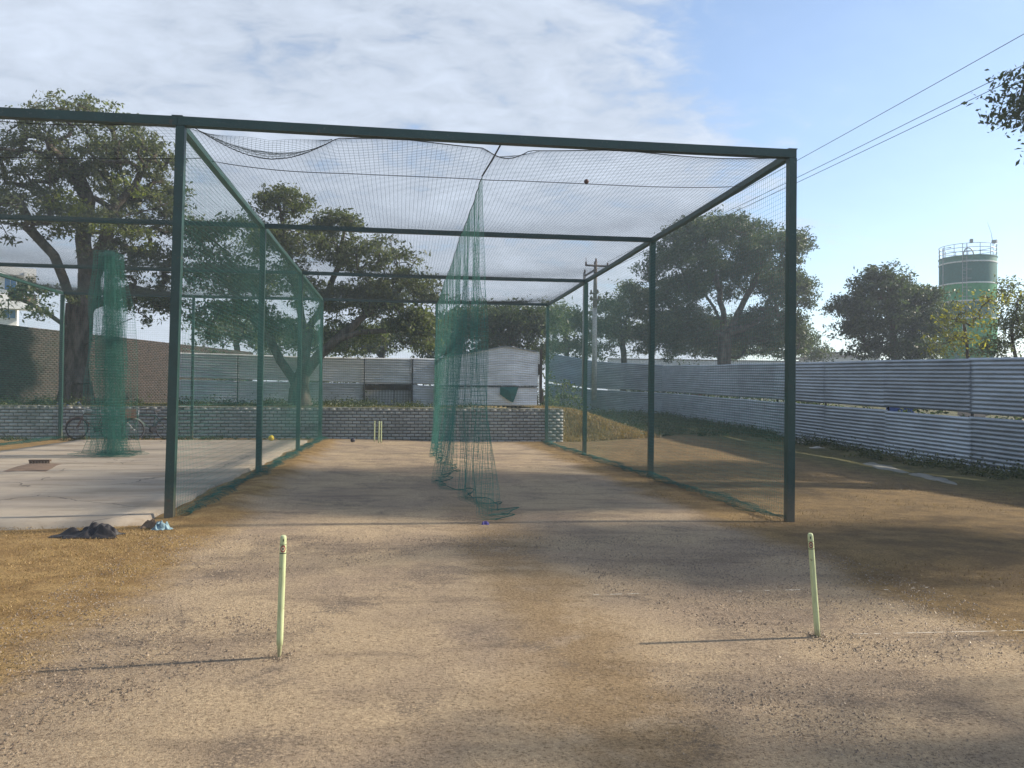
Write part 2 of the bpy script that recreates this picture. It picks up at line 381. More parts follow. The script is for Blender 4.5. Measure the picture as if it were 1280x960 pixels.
# ================================================================== SETTING
def build_ground():
    near_x = np.arange(-20, 24.01, 0.25); near_y = np.arange(-6, 62, 0.4)
    far = np.array([30, 45, 70, 110, 180, 300, 500, 900.0])
    xs = np.unique(np.round(np.concatenate([-far[::-1]-0, near_x, far, [5.88, 5.92]]), 3))
    ys = np.unique(np.round(np.concatenate([-far[::-1], near_y, far+40, [WALL_Y+0.10, WALL_Y+0.14]]), 3))
    X, Y = np.meshgrid(xs, ys); Z = height(X, Y)
    b = np.zeros_like(Z)
    for k in range(14):      # gentle unevenness
        a = RNG.uniform(0, 6.28); f = RNG.uniform(0.5, 3.0); ph = RNG.uniform(0, 6.28)
        b += np.sin((X*np.cos(a)+Y*np.sin(a))*f+ph)*0.006/f**0.5
    ridge = 0.07*np.exp(-((X+2.3)/0.32)**2)*smooth(9.3, 10.5, Y)*(1-smooth(26, 28, Y))
    Z = Z + b*np.where((np.abs(X) < 30), 1, 0) + ridge
    V = np.stack([X, Y, Z], -1).reshape(-1, 3); ny, nx = X.shape
    i = np.arange(ny-1)[:, None]*nx+np.arange(nx-1)[None, :]
    Q = np.stack([i, i+1, i+nx+1, i+nx], -1).reshape(-1, 4)
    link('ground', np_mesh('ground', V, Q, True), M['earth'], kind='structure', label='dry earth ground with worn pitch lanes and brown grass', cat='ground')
build_ground()

def build_slab():
    x0, x1, y0, y1 = -9.9, -2.86, 9.62, 26.6
    bm = bmesh.new(); n = 40
    top = []
    xs = np.linspace(x0, x1, 30); ys = np.linspace(y0, y1, 60)
    mb = MB(); ny, nx = len(ys), len(xs); vs = []
    for j, yy in enumerate(ys):
        for i, xx in enumerate(xs):
            ex = 0.03*math.sin(yy*2.3)+0.02*math.sin(yy*7.1) if i in (0, nx-1) else 0
            ey = 0.03*math.sin(xx*1.9)+0.018*math.sin(xx*6.3) if j in (0, ny-1) else 0
            edge = i in (0, nx-1) or j in (0, ny-1)
            vs.append((xx+ex, yy+ey, -0.10 if edge else 0.055+0.004*math.sin(xx*1.3+yy)))
    xs2 = xs
    fs = [(j*nx+i, j*nx+i+1, (j+1)*nx+i+1, (j+1)*nx+i) for j in range(ny-1) for i in range(nx-1)]
    mb.add(vs, fs)
    # pull the second ring close to the edge for a worn, steep border
    V = mb.v
    for j in range(ny):
        for i in range(nx):
            k = j*nx+i; x, y, z = V[k]
            if i == 1: x = V[j*nx][0]+0.05
            if i == nx-2: x = V[j*nx+nx-1][0]-0.05
            if j == 1: y = V[i][1]+0.05
            if j == ny-2: y = V[(ny-1)*nx+i][1]-0.05
            V[k] = (x, y, z)
    mb.build('concrete_pitch', M['slab'], smooth_shade=True, kind='structure', label='pale worn concrete pitch in the left cage', cat='pitch')
build_slab()

# ------------------------------------------------------------------ brick walls
def brick_wall(name, label, A, B, z0, z1, thick, mat, mortar, joint_h=0.014, joint_v=0.012, bl=0.23, bh=0.078, proud=0.012, extra=None, zfun=None):
    A = np.array(A, float); B = np.array(B, float); L = np.linalg.norm(B-A); d = (B-A)/L; nrm = np.array([d[1], -d[0]])   # faces the camera side
    if nrm[1] > 0: nrm = -nrm
    root = empty(name, (*((A+B)/2), z0), label, 'wall')
    inv = np.array([*((A+B)/2), z0])
    ang = math.atan2(d[1], d[0])
    core = MB(); C = (A+B)/2 - nrm*(thick/2+proud); core.box((*(C-inv[:2]), (z1-z0)/2-0.15), (L-0.01, thick, z1-z0+0.27), ang)
    core.build('mortar', mortar, root)
    rows = int((z1-z0+0.3)/bh); V = []; Q = []; T = []
    for r in range(rows):
        zc = z1-(r+0.5)*bh; off = (r % 2)*bl/2
        n = int(L/bl)+1
        for k in range(n+1):
            s0 = max(0, k*bl-off+joint_v/2); s1 = min(L, (k+1)*bl-off-joint_v/2)
            if s1-s0 < 0.03 or random.random() < 0.002: continue
            p = proud*random.uniform(0.35, 1.35); hz = (bh-joint_h)/2*random.uniform(0.9, 1.04); jz = random.uniform(-0.002, 0.002)
            b = len(V)
            for s in (s0, s1):
                for w in (-0.03, p):
                    for q in (-1, 1):
                        P = A+d*s+nrm*(w-proud); V.append((P[0]-inv[0], P[1]-inv[1], zc+q*hz+jz-z0))
            Q += [(b+2, b+6, b+7, b+3), (b+3, b+7, b+5, b+1), (b+0, b+4, b+6, b+2), (b+0, b+2, b+3, b+1), (b+4, b+5, b+7, b+6)]
            T += [random.random()]*5
    me = np_mesh('bricks', np.array(V), np.array(Q)); a = me.attributes.new('tint', 'FLOAT', 'FACE'); a.data.foreach_set('value', np.array(T, np.float32))
    link('bricks', me, mat, root, kind='stuff')
    return root, inv, d, nrm
w1, inv, d_, n_ = brick_wall('retaining_wall', 'low grey painted brick retaining wall behind the nets', (-14.6, WALL_Y), (5.9, WALL_Y), 0.0, 1.06, 0.21, M['brick_grey'], M['mortar_dark'], joint_h=0.026, joint_v=0.02, bl=0.27, bh=0.112, proud=0.02)
cp = MB()
xx = -14.6
while xx < 5.7:      # thin cement topping, broken in places
    l = random.uniform(0.8, 2.2); l = min(l, 5.9-xx)
    cp.box((xx+l/2-inv[0], 0.10+0.005, 1.072+random.uniform(-0.004, 0.006)), (l-0.01, 0.25, 0.022), 0, 0.006); xx += l
cp.build('coping', M['brick_grey'], w1)
brick_wall('boundary_wall', 'tall old red brick boundary wall behind the big tree', (-16.6, 27.6), (-8.9, 50.5), 0.9, 4.1, 0.24, M['brick_red_shaded'], M['mortar_red'], bl=0.24, bh=0.085)

# ------------------------------------------------------------------ corrugated sheets
def corrugated(name, A, B, zb, zt, mat, parent, pitch=0.112, amp=0.021, cols=5, bend=0.02, skew=None):
    """A,B plan points; zb,zt = (z at A, z at B) bottom and top; waves run lengthwise"""
    A = np.array(A, float); B = np.array(B, float); L = np.linalg.norm(B-A); d = (B-A)/L; nrm = np.array([-d[1], d[0]])
    hgt = max(zt[0]-zb[0], zt[1]-zb[1]); waves = max(3, int(round(hgt/pitch))); rows = waves*4
    cols = max(3, cols); ph = random.uniform(0, 6.28); ph2 = random.uniform(0, 6.28); b1 = random.uniform(-bend, bend)
    V = np.zeros((rows+1, cols+1, 3))
    for i in range(cols+1):
        u = i/cols; P = A+(B-A)*u; b0 = zb[0]+(zb[1]-zb[0])*u; t0 = zt[0]+(zt[1]-zt[0])*u
        for j in range(rows+1):
            v = j/rows
            w = amp*math.cos(2*math.pi*waves*v)+b1*math.sin(math.pi*v)+bend*0.5*math.sin(u*5+ph)*math.sin(v*4+ph2)
            V[j, i] = (P[0]+nrm[0]*w, P[1]+nrm[1]*w, b0+(t0-b0)*v)
    o = np.array([*(A+B)/2, (zb[0]+zb[1])/2]) if parent is None else np.array(parent.location)
    i = np.arange(rows)[:, None]*(cols+1)+np.arange(cols)[None, :]
    Q = np.stack([i, i+1, i+cols+2, i+cols+1], -1).reshape(-1, 4)
    return link(name, np_mesh(name, (V-o).reshape(-1, 3), Q, True), mat, parent)

def fence_run(root, pts, seglen, mat, gap=0.10, up_h=None):
    """pts: list of (x,y,z_bottom,z_gap,z_top); two tiers of sheets with an open slit between"""
    o = np.array(root.location)
    for (a, b) in zip(pts[:-1], pts[1:]):
        a = np.array(a, float); b = np.array(b, float); L = np.linalg.norm(b[:2]-a[:2]); n = max(1, int(round(L/seglen)))
        d = (b[:2]-a[:2])/L; nr = np.array([-d[1], d[0]])
        for k in range(n):
            p = a+(b-a)*k/n; q = a+(b-a)*(k+1)/n
            lap = 0.012 if k % 2 else -0.008
            e = 0.05
            P = p[:2]-d*e+nr*lap; R = q[:2]+d*e+nr*lap
            j = [random.uniform(-0.025, 0.025) for _ in range(6)]
            corrugated('sheet', P, R, (p[3]+gap/2+j[0], q[3]+gap/2+j[1]), (p[4]+j[2], q[4]+j[3]), mat, root)
            corrugated('sheet', P+nr*0.02, R+nr*0.02, (p[2]-0.12, q[2]-0.12), (p[3]-gap/2+j[4], q[3]-gap/2+j[5]), mat, root)
        for k in range(n+1):
            p = a+(b-a)*k/n; side = nr if True else -nr
            mb = MB(); c = p[:2]+nr*FENCE_BACK[0]*0.09
            mb.box((c[0]-o[0], c[1]-o[1], (p[4]+p[2])/2-0.1-o[2]), (0.05, 0.05, p[4]-p[2]+0.1), math.atan2(d[1], d[0])); mb.build('post', M['dark_metal'], root)
FENCE_BACK = [1]   # side of the run on which the posts stand
root = empty('corrugated_fence', (15, 31, 0), 'long two tier corrugated metal sheet fence on the right side of the ground', 'fence')
rp = [(9.4, 50.8, 1.25, 2.45, 4.35), (12.2, 50.4, 0.75, 2.05, 3.85), (15.0, 44.5, 0.42, 1.84, 3.38), (15.0, 37.8, 0.24, 1.64, 3.15), (15.0, 30.5, 0.05, 1.43, 2.93), (15.0, 23.1, -0.18, 1.22, 2.72), (15.0, 15.7, -0.38, 1.02, 2.52), (15.0, 4.4, -0.40, 0.92, 2.42)]
fence_run(root, rp, 3.7, M['sheet'], gap=0.09)

FENCE_BACK[0] = -1
root2 = empty('corrugated_fence', (-4, 36, 1.1), 'grey corrugated sheet fence on the terrace behind the low brick wall', 'fence')
bz = lambda px, Y: at(px, 480, Y)[0]
def bp(px, Y, yb, yg, yt): 
    P = at(px, yg, Y); return (P[0], P[1], at(px, yb, Y)[2], P[2], at(px, yt, Y)[2])
left_part = [bp(213, 35.0, 506, 473, 441), bp(455, 36.2, 509, 479, 447)]
right_part = [bp(515, 36.5, 509, 480.5, 448), bp(549, 36.7, 509, 481.3, 448.5)]
fence_run(root2, left_part, 3.1, M['sheet_sky_lit'], gap=0.04)
fence_run(root2, right_part, 2.8, M['sheet_sky_lit'], gap=0.04)
# upper sheet above the grille and the grille window in the lower tier
a, b = np.array(left_part[1]), np.array(right_part[0])
corrugated('sheet', a[:2], b[:2], (a[3]+0.03, b[3]+0.03), (a[4], b[4]), M['sheet_sky_lit'], root2)
o = np.array(root2.location)
def lp(P): return np.array(P)-o
g0 = a.copy(); g1 = b.copy(); L_ = np.linalg.norm(g1[:2]-g0[:2]); d_ = (g1[:2]-g0[:2])/L_
mb = MB(); zc = (a[2]+a[3])/2; hh = a[3]-a[2]-0.05
mid = (g0[:2]+g1[:2])/2
ang = math.atan2(d_[1], d_[0])
for s in (0.03, L_-0.03): 
    P = g0[:2]+d_*s; mb.box((*(P-o[:2]), zc-o[2]), (0.06, 0.06, hh), ang)
for zz in (a[3]-0.05, a[2]+0.1): mb.box((*(mid-o[:2]), zz-o[2]), (L_-0.13, 0.056, 0.06), ang)
fr = mb.build('grille_frame', M['dark_metal'], root2)
for k in range(1, 16):
    mb = MB(); P = g0[:2]+d_*(L_*k/16); w = 0.018 if k != 10 else 0.045
    mb.box((*(P-o[:2]), zc-o[2]), (w, w, hh-0.1), ang); mb.build('bar', M['dark_metal'], root2)
for k in range(1, 7):
    mb = MB(); mb.box((*(mid-o[:2]+np.array([0, 0.03])), a[2]+0.12+(hh-0.2)*k/7-o[2]), (L_-0.1, 0.012, 0.012), ang); mb.build('crossbar', M['dark_metal'], root2)
mb = MB(); mb.box((*(mid-o[:2]+np.array([0, 0.55])), zc-o[2]), (L_+0.5, 0.05, hh+0.5), ang); mb.build('inner_wall', M['sheet_sky_lit'], root2)
mb = MB(); mb.box((*(mid-o[:2]+np.array([0, 0.4])), a[3]-0.17-o[2]), (L_-0.1, 0.04, 0.26), ang); mb.build('lintel', M['dark_wood'], root2)
for s in (-1, 1):
    mb = MB(); P = mid+d_*s*(L_/2+0.02); mb.box((*(P-o[:2]+np.array([0, 0.47])), zc-o[2]), (0.04, 0.82, hh), ang); mb.build('reveal', M['dark_wood'], root2)

# ------------------------------------------------------------------ shed with a low gable of bright sheets
def build_shed():
    Y = 36.3
    base = at(640, 506, Y); root = empty('metal_shed', base, 'bright corrugated metal shed with low pointed gable beside the terrace', 'shed'); o = np.array(root.location)
    W = lambda px, py, dy=0: at(px, py, Y+dy)
    # upper front: three vertical strips following the gable line
    tops = [(548, 449), (585, 441.5), (622, 434), (641, 433), (672, 440)]
    for (p, q) in zip(tops[:-1], tops[1:]):
        A = W(p[0], 482); B = W(q[0], 482)
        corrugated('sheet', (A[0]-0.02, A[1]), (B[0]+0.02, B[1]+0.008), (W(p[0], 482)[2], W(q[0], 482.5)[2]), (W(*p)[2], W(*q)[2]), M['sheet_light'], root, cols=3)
    for (x0, x1) in ((548, 590), (590, 632), (632, 671)):
        A = W(x0, 482); B = W(x1, 482)
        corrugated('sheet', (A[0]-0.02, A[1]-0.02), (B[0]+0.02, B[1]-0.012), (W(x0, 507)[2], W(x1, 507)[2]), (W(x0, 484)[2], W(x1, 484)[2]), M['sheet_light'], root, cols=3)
    # right flank, running away from the viewer, and the roof
    A = W(673, 482); zt = W(672, 440)[2]; zb = W(672, 507)[2]
    corrugated('side_sheet', (A[0], A[1]), (A[0]+0.9, A[1]+4.5), (zb, zb), (zt, zt), M['sheet'], root)
    A0 = W(548, 449); R0 = W(632, 433); E0 = W(672, 440)
    for (p, q) in ((A0, R0), (R0, E0)):
        mb = MB(); th = 0.02
        P = [np.array(p)+(0, -0.12, 0.0), np.array(q)+(0, -0.12, 0.0), np.array(q)+(0.5, 4.5, 0), np.array(p)+(0.5, 4.5, 0)]
        P = [v-o+np.array([0, 0, 0.012]) for v in P]
        mb.add([*P, *[v+np.array([0, 0, th]) for v in P]], [(0,3,2,1),(4,5,6,7),(0,1,5,4),(1,2,6,5),(2,3,7,6),(3,0,4,7)]); mb.build('roof_sheet', M['sheet'], root)
    mb = MB(); P = W(676, 470)-o; mb.box((P[0], P[1]+0.0, P[2]), (0.12, 0.08, 2.5)); mb.box((P[0]-0.08, P[1], P[2]+0.3), (0.10, 0.05, 0.5), 0.1); mb.box((P[0]+0.07, P[1]+0.01, P[2]-0.9), (0.12, 0.05, 0.5), 0.2); mb.build('corner_post', M['dark_wood'], root)
    mb = MB(); P = W(610, 483)-o; mb.box((P[0], P[1]-0.05, P[2]), (4.5, 0.05, 0.06)); mb.build('rail', M['dark_metal'], root)
    # green cloth hanging under the rail
    ct = [(625, 483.5), (648, 483.5), (645, 494), (641.5, 503), (638.5, 502), (632, 498), (625, 493)]
    P3 = [at(x, y, Y-0.14) for x, y in ct]; c0 = np.mean(P3, 0)
    vs = []; fs = []
    n = len(P3); ctr = at(637, 489, Y-0.20)
    vs = [p-c0 for p in P3]+[ctr-c0]+[p-c0+np.array([0, 0.012, 0]) for p in P3]+[ctr-c0+np.array([0, 0.012, 0])]
    fs = [(i, (i+1) % n, n) for i in range(n)]+[((i+1) % n+n+1, i+n+1, 2*n+1) for i in range(n)]+[(i, i+n+1, (i+1) % n+n+1, (i+1) % n) for i in range(n)]
    mb = MB(); mb.add(vs, fs); ob = mb.build('hanging_cloth', plain('green_cloth', (0.015, 0.13, 0.115), 0.85), None, label='torn dark green cloth hanging on the bright shed front', cat='cloth'); ob.location = tuple(c0)
build_shed()

# ================================================================== CAGE
XL, XM, XR, XLL, XLM = -2.71, 1.25, 5.22, -11.1, -6.95
YS = [10.18, 16.21, 22.27, 28.26]; HT = 4.82
def build_frame():
    root = empty('net_cage_frame', (XM, 10.18, 0), 'dark green square tube steel frame of the practice cages', 'frame'); o = np.array(root.location)
    def post(x, y, w=0.10, lean=0.0):
        zb = float(height(x, y)); mb = MB()
        n = 6; hw = w/2; vs = []
        for i in range(n+1):
            z = zb-0.25+(HT-0.058-zb+0.25)*i/n; dx = lean*(z/HT-0.5)
            for a, b in ((-1,-1),(1,-1),(1,1),(-1,1)): vs.append((x+dx+a*hw-o[0], y+b*hw-o[1], z-o[2]))
        fs = [(i*4+k, i*4+(k+1) % 4, i*4+4+(k+1) % 4, i*4+4+k) for i in range(n) for k in range(4)]+[(3,2,1,0), (n*4, n*4+1, n*4+2, n*4+3)]
        mb.add(vs, fs); mb.build('post', M['steel'], root)
    def beam(A, B, w=0.12, h=0.13):
        A = np.array(A, float)-o; B = np.array(B, float)-o; d = (B-A); L = np.linalg.norm(d); d /= L
        s = np.array([-d[1], d[0], 0]); s /= np.linalg.norm(s); u = np.cross(d, s)*-1
        u = np.array([0, 0, 1.0]); vs = []
        n = 6
        for i in range(n+1):
            sag = -0.012*math.sin(math.pi*i/n)
            for a, b in ((-1,-1),(1,-1),(1,1),(-1,1)): vs.append(A+d*L*i/n+s*a*w/2+u*(b*h/2+sag))
        fs = [(i*4+k, i*4+(k+1) % 4, i*4+4+(k+1) % 4, i*4+4+k) for i in range(n) for k in range(4)]+[(3,2,1,0), (n*4, n*4+1, n*4+2, n*4+3)]
        mb = MB(); mb.add(vs, fs); mb.build('beam', M['steel'], root)
    for y in YS:
        post(XL, y, 0.104, 0.07 if y < 11 else 0.03); post(XR, y, 0.104, 0.02); post(XLL, y, 0.104)
    post(XM, YS[3], 0.08); post(XLM, YS[3], 0.08)
    zc = HT
    for k, y in enumerate(YS):
        w, h = (0.112, 0.108) if k == 0 else (0.09, 0.09)
        beam((XLL-0.05, y, zc), (XL-0.0, y, zc), w, h); beam((XL+0.003, y, zc+0.001), (XR+0.055, y, zc+0.001), w, h)
    for x in (XLL, XL, XR):
        for y0, y1 in zip(YS[:-1], YS[1:]): beam((x, y0+0.064, zc-0.012), (x, y1-0.052, zc-0.008), 0.092, 0.086)
    for x in (XL, XR, XLL):
        mb = MB(); mb.box((x-o[0], YS[0]-o[1], HT+0.0595), (0.13, 0.13, 0.008)); mb.build('cap_plate', M['steel'], root)
build_frame()

def strands(P, r):
    """P (N,M,3) polylines -> triangular tubes"""
    N_, M_, _ = P.shape
    T = np.gradient(P, axis=1); T /= np.linalg.norm(T, axis=2, keepdims=True)+1e-9
    ref = np.array([0.37, 0.52, 0.77]); a = np.cross(T, ref); a /= np.linalg.norm(a, axis=2, keepdims=True)+1e-9; b = np.cross(T, a)
    V = np.stack([P+r*(math.cos(q)*a+math.sin(q)*b) for q in (0, 2.094, 4.189)], 2)      # N,M,3,3
    idx = np.arange(N_*M_*3).reshape(N_, M_, 3); Q = []
    for k in range(3):
        k2 = (k+1) % 3
        Q.append(np.stack([idx[:, :-1, k], idx[:, :-1, k2], idx[:, 1:, k2], idx[:, 1:, k]], -1).reshape(-1, 4))
    return V.reshape(-1, 3), np.concatenate(Q)
def net(name, S, Lu, Lv, mesh, mat, r=0.0016, su=0.35, sv=0.35, parent=None, jitter=0.0, **kw):
    """S(u,v) -> (...,3) with u in 0..Lu, v in 0..Lv (metres of cloth)"""
    nu, nv = int(Lu/mesh)+1, int(Lv/mesh)+1
    U = np.linspace(0, Lu, nu); Vv = np.linspace(0, Lv, nv)
    mu, mv = max(3, int(Lu/su)), max(3, int(Lv/sv))
    u1, v1 = np.meshgrid(U, np.linspace(0, Lv, mv), indexing='ij'); u2, v2 = np.meshgrid(np.linspace(0, Lu, mu), Vv, indexing='xy')
    Va, Qa = strands(S(u1, v1), r); Vb, Qb = strands(S(u2, v2), r)
    V = np.concatenate([Va, Vb]); Q = np.concatenate([Qa, Qb+len(Va)])
    o = V.mean(0) if parent is None else np.array(parent.location); me = np_mesh(name, V-o, Q, True)
    ob = link(name, me, mat, parent, **kw)
    if parent is None: ob.location = tuple(float(c) for c in o)
    return ob
def wave(n, amp, fmin, fmax, seed):
    g = np.random.default_rng(seed); A = g.uniform(-1, 1, n)*amp; Fq = g.uniform(fmin, fmax, (n, 2))*g.choice([-1, 1], (n, 2)); Ph = g.uniform(0, 6.28, n)
    def f(x, y): return sum(A[i]*np.sin(Fq[i, 0]*x+Fq[i, 1]*y+Ph[i]) for i in range(n))
    return f
MESH = 0.064
def roof_net(x0, x1, seed, label):
    w = wave(6, 0.022, 0.3, 1.2, seed); Lx, Ly = x1-x0, YS[3]-YS[0]
    def S(u, v):
        x = x0+u; y = YS[0]+0.02+v
        bay = np.abs(np.sin(np.pi*np.clip((y-YS[0])/6.03, 0, 3)))
        side = np.sin(np.pi*np.clip(u/Lx, 0, 1))
        z = HT+0.03-0.16*bay*side**0.6-0.05*side+w(x, y)*bay
        front = np.exp(-v/0.55)                       # loose front hem drooping between ties
        hem = 0.10*np.abs(np.sin((u+0.2)*1.1))**1.5*0.5
        if seed == 1: hem = hem+0.26*np.clip(np.sin(np.pi*np.clip((u-0.15)/1.75, 0, 1)), 0, 1)+0.10*np.clip(np.sin(np.pi*np.clip((u-3.75)/0.6, 0, 1)), 0, 1)
        z = z-front*hem-0.05*np.exp(-v/0.2)
        y = y+front*hem*0.5
        return np.stack([x, y, z], -1)
    ob = net('roof_net', S, Lx, Ly, MESH, M['net_roof'], r=0.0019, su=0.25, sv=0.3, label=label, cat='net')
    # hem cord along the front edge, and a support cable further in
    o = np.array(ob.location); u = np.linspace(0, Lx, 120); P = S(u, np.zeros_like(u))-o
    mb = MB(); mb.tube(P, 0.006, 4); mb.build('hem_cord', M['rope'], ob)
    if seed == 1:
        def Fp(a, b):
            uu = 0.25+a*0.96; e = S(uu, 0*uu); zt = np.minimum(HT-0.10, e[..., 2]+0.24)
            k = b/0.45; z = e[..., 2]+(zt-e[..., 2])*k
            return np.stack([e[..., 0], e[..., 1]-0.05*np.sin(k*3.1)+0.02*np.sin(9*a), z], -1)
        net('hem_flap', Fp, 1.65, 0.45, 0.05, M['net_roof'], r=0.0018, su=0.08, sv=0.08, parent=ob)
    yc = 1.55; P = S(u, np.full_like(u, yc)+0.0)-o; P[:, 2] -= 0.006; 
    mb = MB(); mb.tube(P, 0.005, 4); mb.build('support_cable', M['rope'], ob)
    return S
roofS = roof_net(XL, XR, 1, 'sagging dark roof net stretched over the nearer two lane cage')
roof_net(XLL, XL, 2, 'dark roof net over the left concrete cage')

def side_net(x, seed, label, inward, y0=YS[0], y1=YS[3]):
    w = wave(7, 0.02, 0.4, 1.6, seed); Ly = y1-y0
    def S(u, v):
        y = y0+u; t = v/4.85; zb = gz(x)+0.03
        z = HT-0.04-(HT-0.04-zb)*t
        sag = np.sin(np.pi*t)**0.8
        pin = np.abs(np.sin(np.pi*np.clip(u/6.03, 0, 3)))       # tied to the posts
        xx = x+inward*(0.06+0.05*sag*pin)+w(y, z*2)*sag+0.10*inward*smooth(0.93, 1.0, t)*pin
        return np.stack([xx, y+0*z, z], -1)
    ob = net('side_net', S, Ly, 4.85, MESH, M['net'], r=0.0015, label=label, cat='net')
    # spare net gathered in a roll along the ground
    wx = wave(6, 0.05, 0.8, 3.5, seed+50)
    def K(u, v):
        y = y0+u; q = v/0.9*2*np.pi*1.4
        rr = 0.05*(1+0.4*np.sin(1.7*y)+0.35*np.sin(5.1*y+1)+0.35*np.sin(11.3*y+3*v))*(1-0.25*v)
        xx = x+inward*0.14+0.6*wx(y, 0*y)+rr*2.0*np.cos(q)+0.03*np.sin(17*y+5*v); z = gz(x)+0.055+rr*0.8*np.sin(q)
        return np.stack([xx, y+0.05*np.sin(q*1.3+y), np.maximum(z, gz(x)+0.012)], -1)
    net('bottom_roll', K, Ly, 0.9, 0.045, M['net_dense'], r=0.0013, su=0.12, sv=0.06, parent=ob)
side_net(XL, 3, 'green side net between the concrete pitch and the left lane', 1)
side_net(XR, 4, 'green side net along the right lane, nearest the grass', -1)
side_net(XLL, 5, 'green side net at the far left edge of the concrete cage', 1)
def back_net(x0, x1, label, seed):
    w = wave(5, 0.03, 0.5, 1.5, seed)
    def S(u, v): 
        t = v/4.75; z = HT-0.05-(HT-0.1)*t
        return np.stack([x0+u+0*z, YS[3]-0.08+w(x0+u, z)*np.sin(np.pi*t), z+gz(x0+u)*t], -1)
    net('back_net', S, x1-x0, 4.75, MESH, M['net'], r=0.0013, label=label, cat='net')
back_net(XL, XR, 'back net closing the nearer cage before the low wall', 6)
back_net(XLL, XL, 'back net closing the left concrete cage', 7)

# --- the divider between the two lanes: hangs from the roof line, drags on the earth
def build_divider():
    Y0, Y1 = 11.35, 28.2; Lh = 21.5; Lv = 5.25
    tb = np.array([9.9, 10.6, 11.4, 12.2, 13.2, 14.2, 15.2, 16.5, 18, 20, 22.5, 25, 28.2])
    xb = np.array([1.08, 1.22, 1.02, 1.05, 0.80, 0.66, 0.74, 1.10, 1.02, 0.84, 0.95, 1.1, 1.2])
    w1 = wave(5, 0.03, 1.0, 3.0, 21)
    def S(u, v):
        s = u/Lh; t = v/Lv
        s2 = s**1.12
        yt = Y0+(Y1-Y0)*s2; yb = 9.95+(Y1-9.95)*s2
        th = np.clip(t/0.93, 0, 1)
        ease = th**2.2
        y = yt+(yb-yt)*ease
        tf = smooth(0.0, 0.55, th)
        fold = (np.sin(u*5.2+1.9*np.sin(u*0.9)+0.6*np.sin(v*1.1+u))*0.105*(1-0.7*s)+0.05*np.sin(u*2.3+2+0.5*v)+0.03*np.sin(u*13+v*2))*(0.06+0.94*tf)
        x = (1.13+0.09*s)*(1-ease)+np.interp(yb, tb, xb)*ease+fold+w1(u, v)*th
        zt = 4.70-0.08*np.abs(np.sin(np.pi*(yt-YS[0])/6.03))
        zb = gz(1.1)+0.02
        z = zt+(zb-zt)*th
        # excess lies on the ground towards the right
        ex = np.clip((t-0.93)/0.07, 0, 1)
        x = x+ex*(0.20*np.exp(-((yb-11.0)/1.3)**2)+0.10+0.06*np.sin(u*3.1))
        z = z+ex*0.05*np.abs(np.sin(u*4.0+v*3))*1.2
        y = y+0.06*np.cos(u*6.2)*th
        return np.stack([x, y, z], -1)
    ob = net('divider_net', S, Lh, Lv, 0.066, M['net'], r=0.0016, su=0.08, sv=0.2, label='loose green divider net hanging between the two lanes and trailing on the earth', cat='net')
    o = np.array(ob.location)
    mb = MB(); u = np.linspace(0, Lh, 150); mb.tube(S(u, np.zeros_like(u))-o, 0.007, 4); mb.build('top_cord', M['rope'], ob)
    P = S(np.array([0.0]), np.array([0.0]))[0]
    mb = MB(); mb.tube([np.array([1.25, YS[0]+0.05, HT-0.07])-o, (np.array([1.25, YS[0], HT])+P)/2-o+np.array([0.01, 0, -0.03]), P-o], 0.012, 5); mb.build('tie_cord', M['rope'], ob)
    mb = MB(); u = np.linspace(0, Lh, 220); mb.tube(S(u, np.full_like(u, Lv))-o, 0.006, 4); mb.build('bottom_cord', M['net_dense'], ob)
build_divider()

# --- the left divider, pulled together into one hanging bunch
def build_bunch():
    cx, cy = -6.72, 19.7; Lh, Lv = 26.0, 4.95
    w1 = wave(6, 0.05, 1.0, 4.0, 31)
    def S(u, v):
        t = v/Lv; k = u/Lh
        spread = 0.42+0.24*smooth(0.0, 0.3, t)+0.22*smooth(0.88, 1, t)+0.06*np.sin(v*1.7+u*0.4)
        q = u*3.4+1.2*np.sin(u*0.7)
        x = cx+0.62*spread*np.sin(q)*(0.5+0.5*np.sin(u*1.31+1))+0.12*t*np.sin(u*0.6)+w1(u, v)*t*0.6+0.10*t
        y = cy+(k-0.5)*1.5*spread+0.12*np.cos(q)*spread
        z = (HT-0.12)*(1-np.clip(t/0.96, 0, 1))+0.075+0.06*np.clip((t-0.96)/0.04, 0, 1)*np.abs(np.sin(u*2))
        x = x+0.35*np.clip((t-0.9)/0.1, 0, 1)**2*np.sin(u*0.9)
        return np.stack([x, y, z], -1)
    net('gathered_net', S, Lh, Lv, 0.066, M['net'], r=0.0017, su=0.07, sv=0.25, label='green net gathered into one hanging bunch over the concrete pitch', cat='net')
build_bunch()

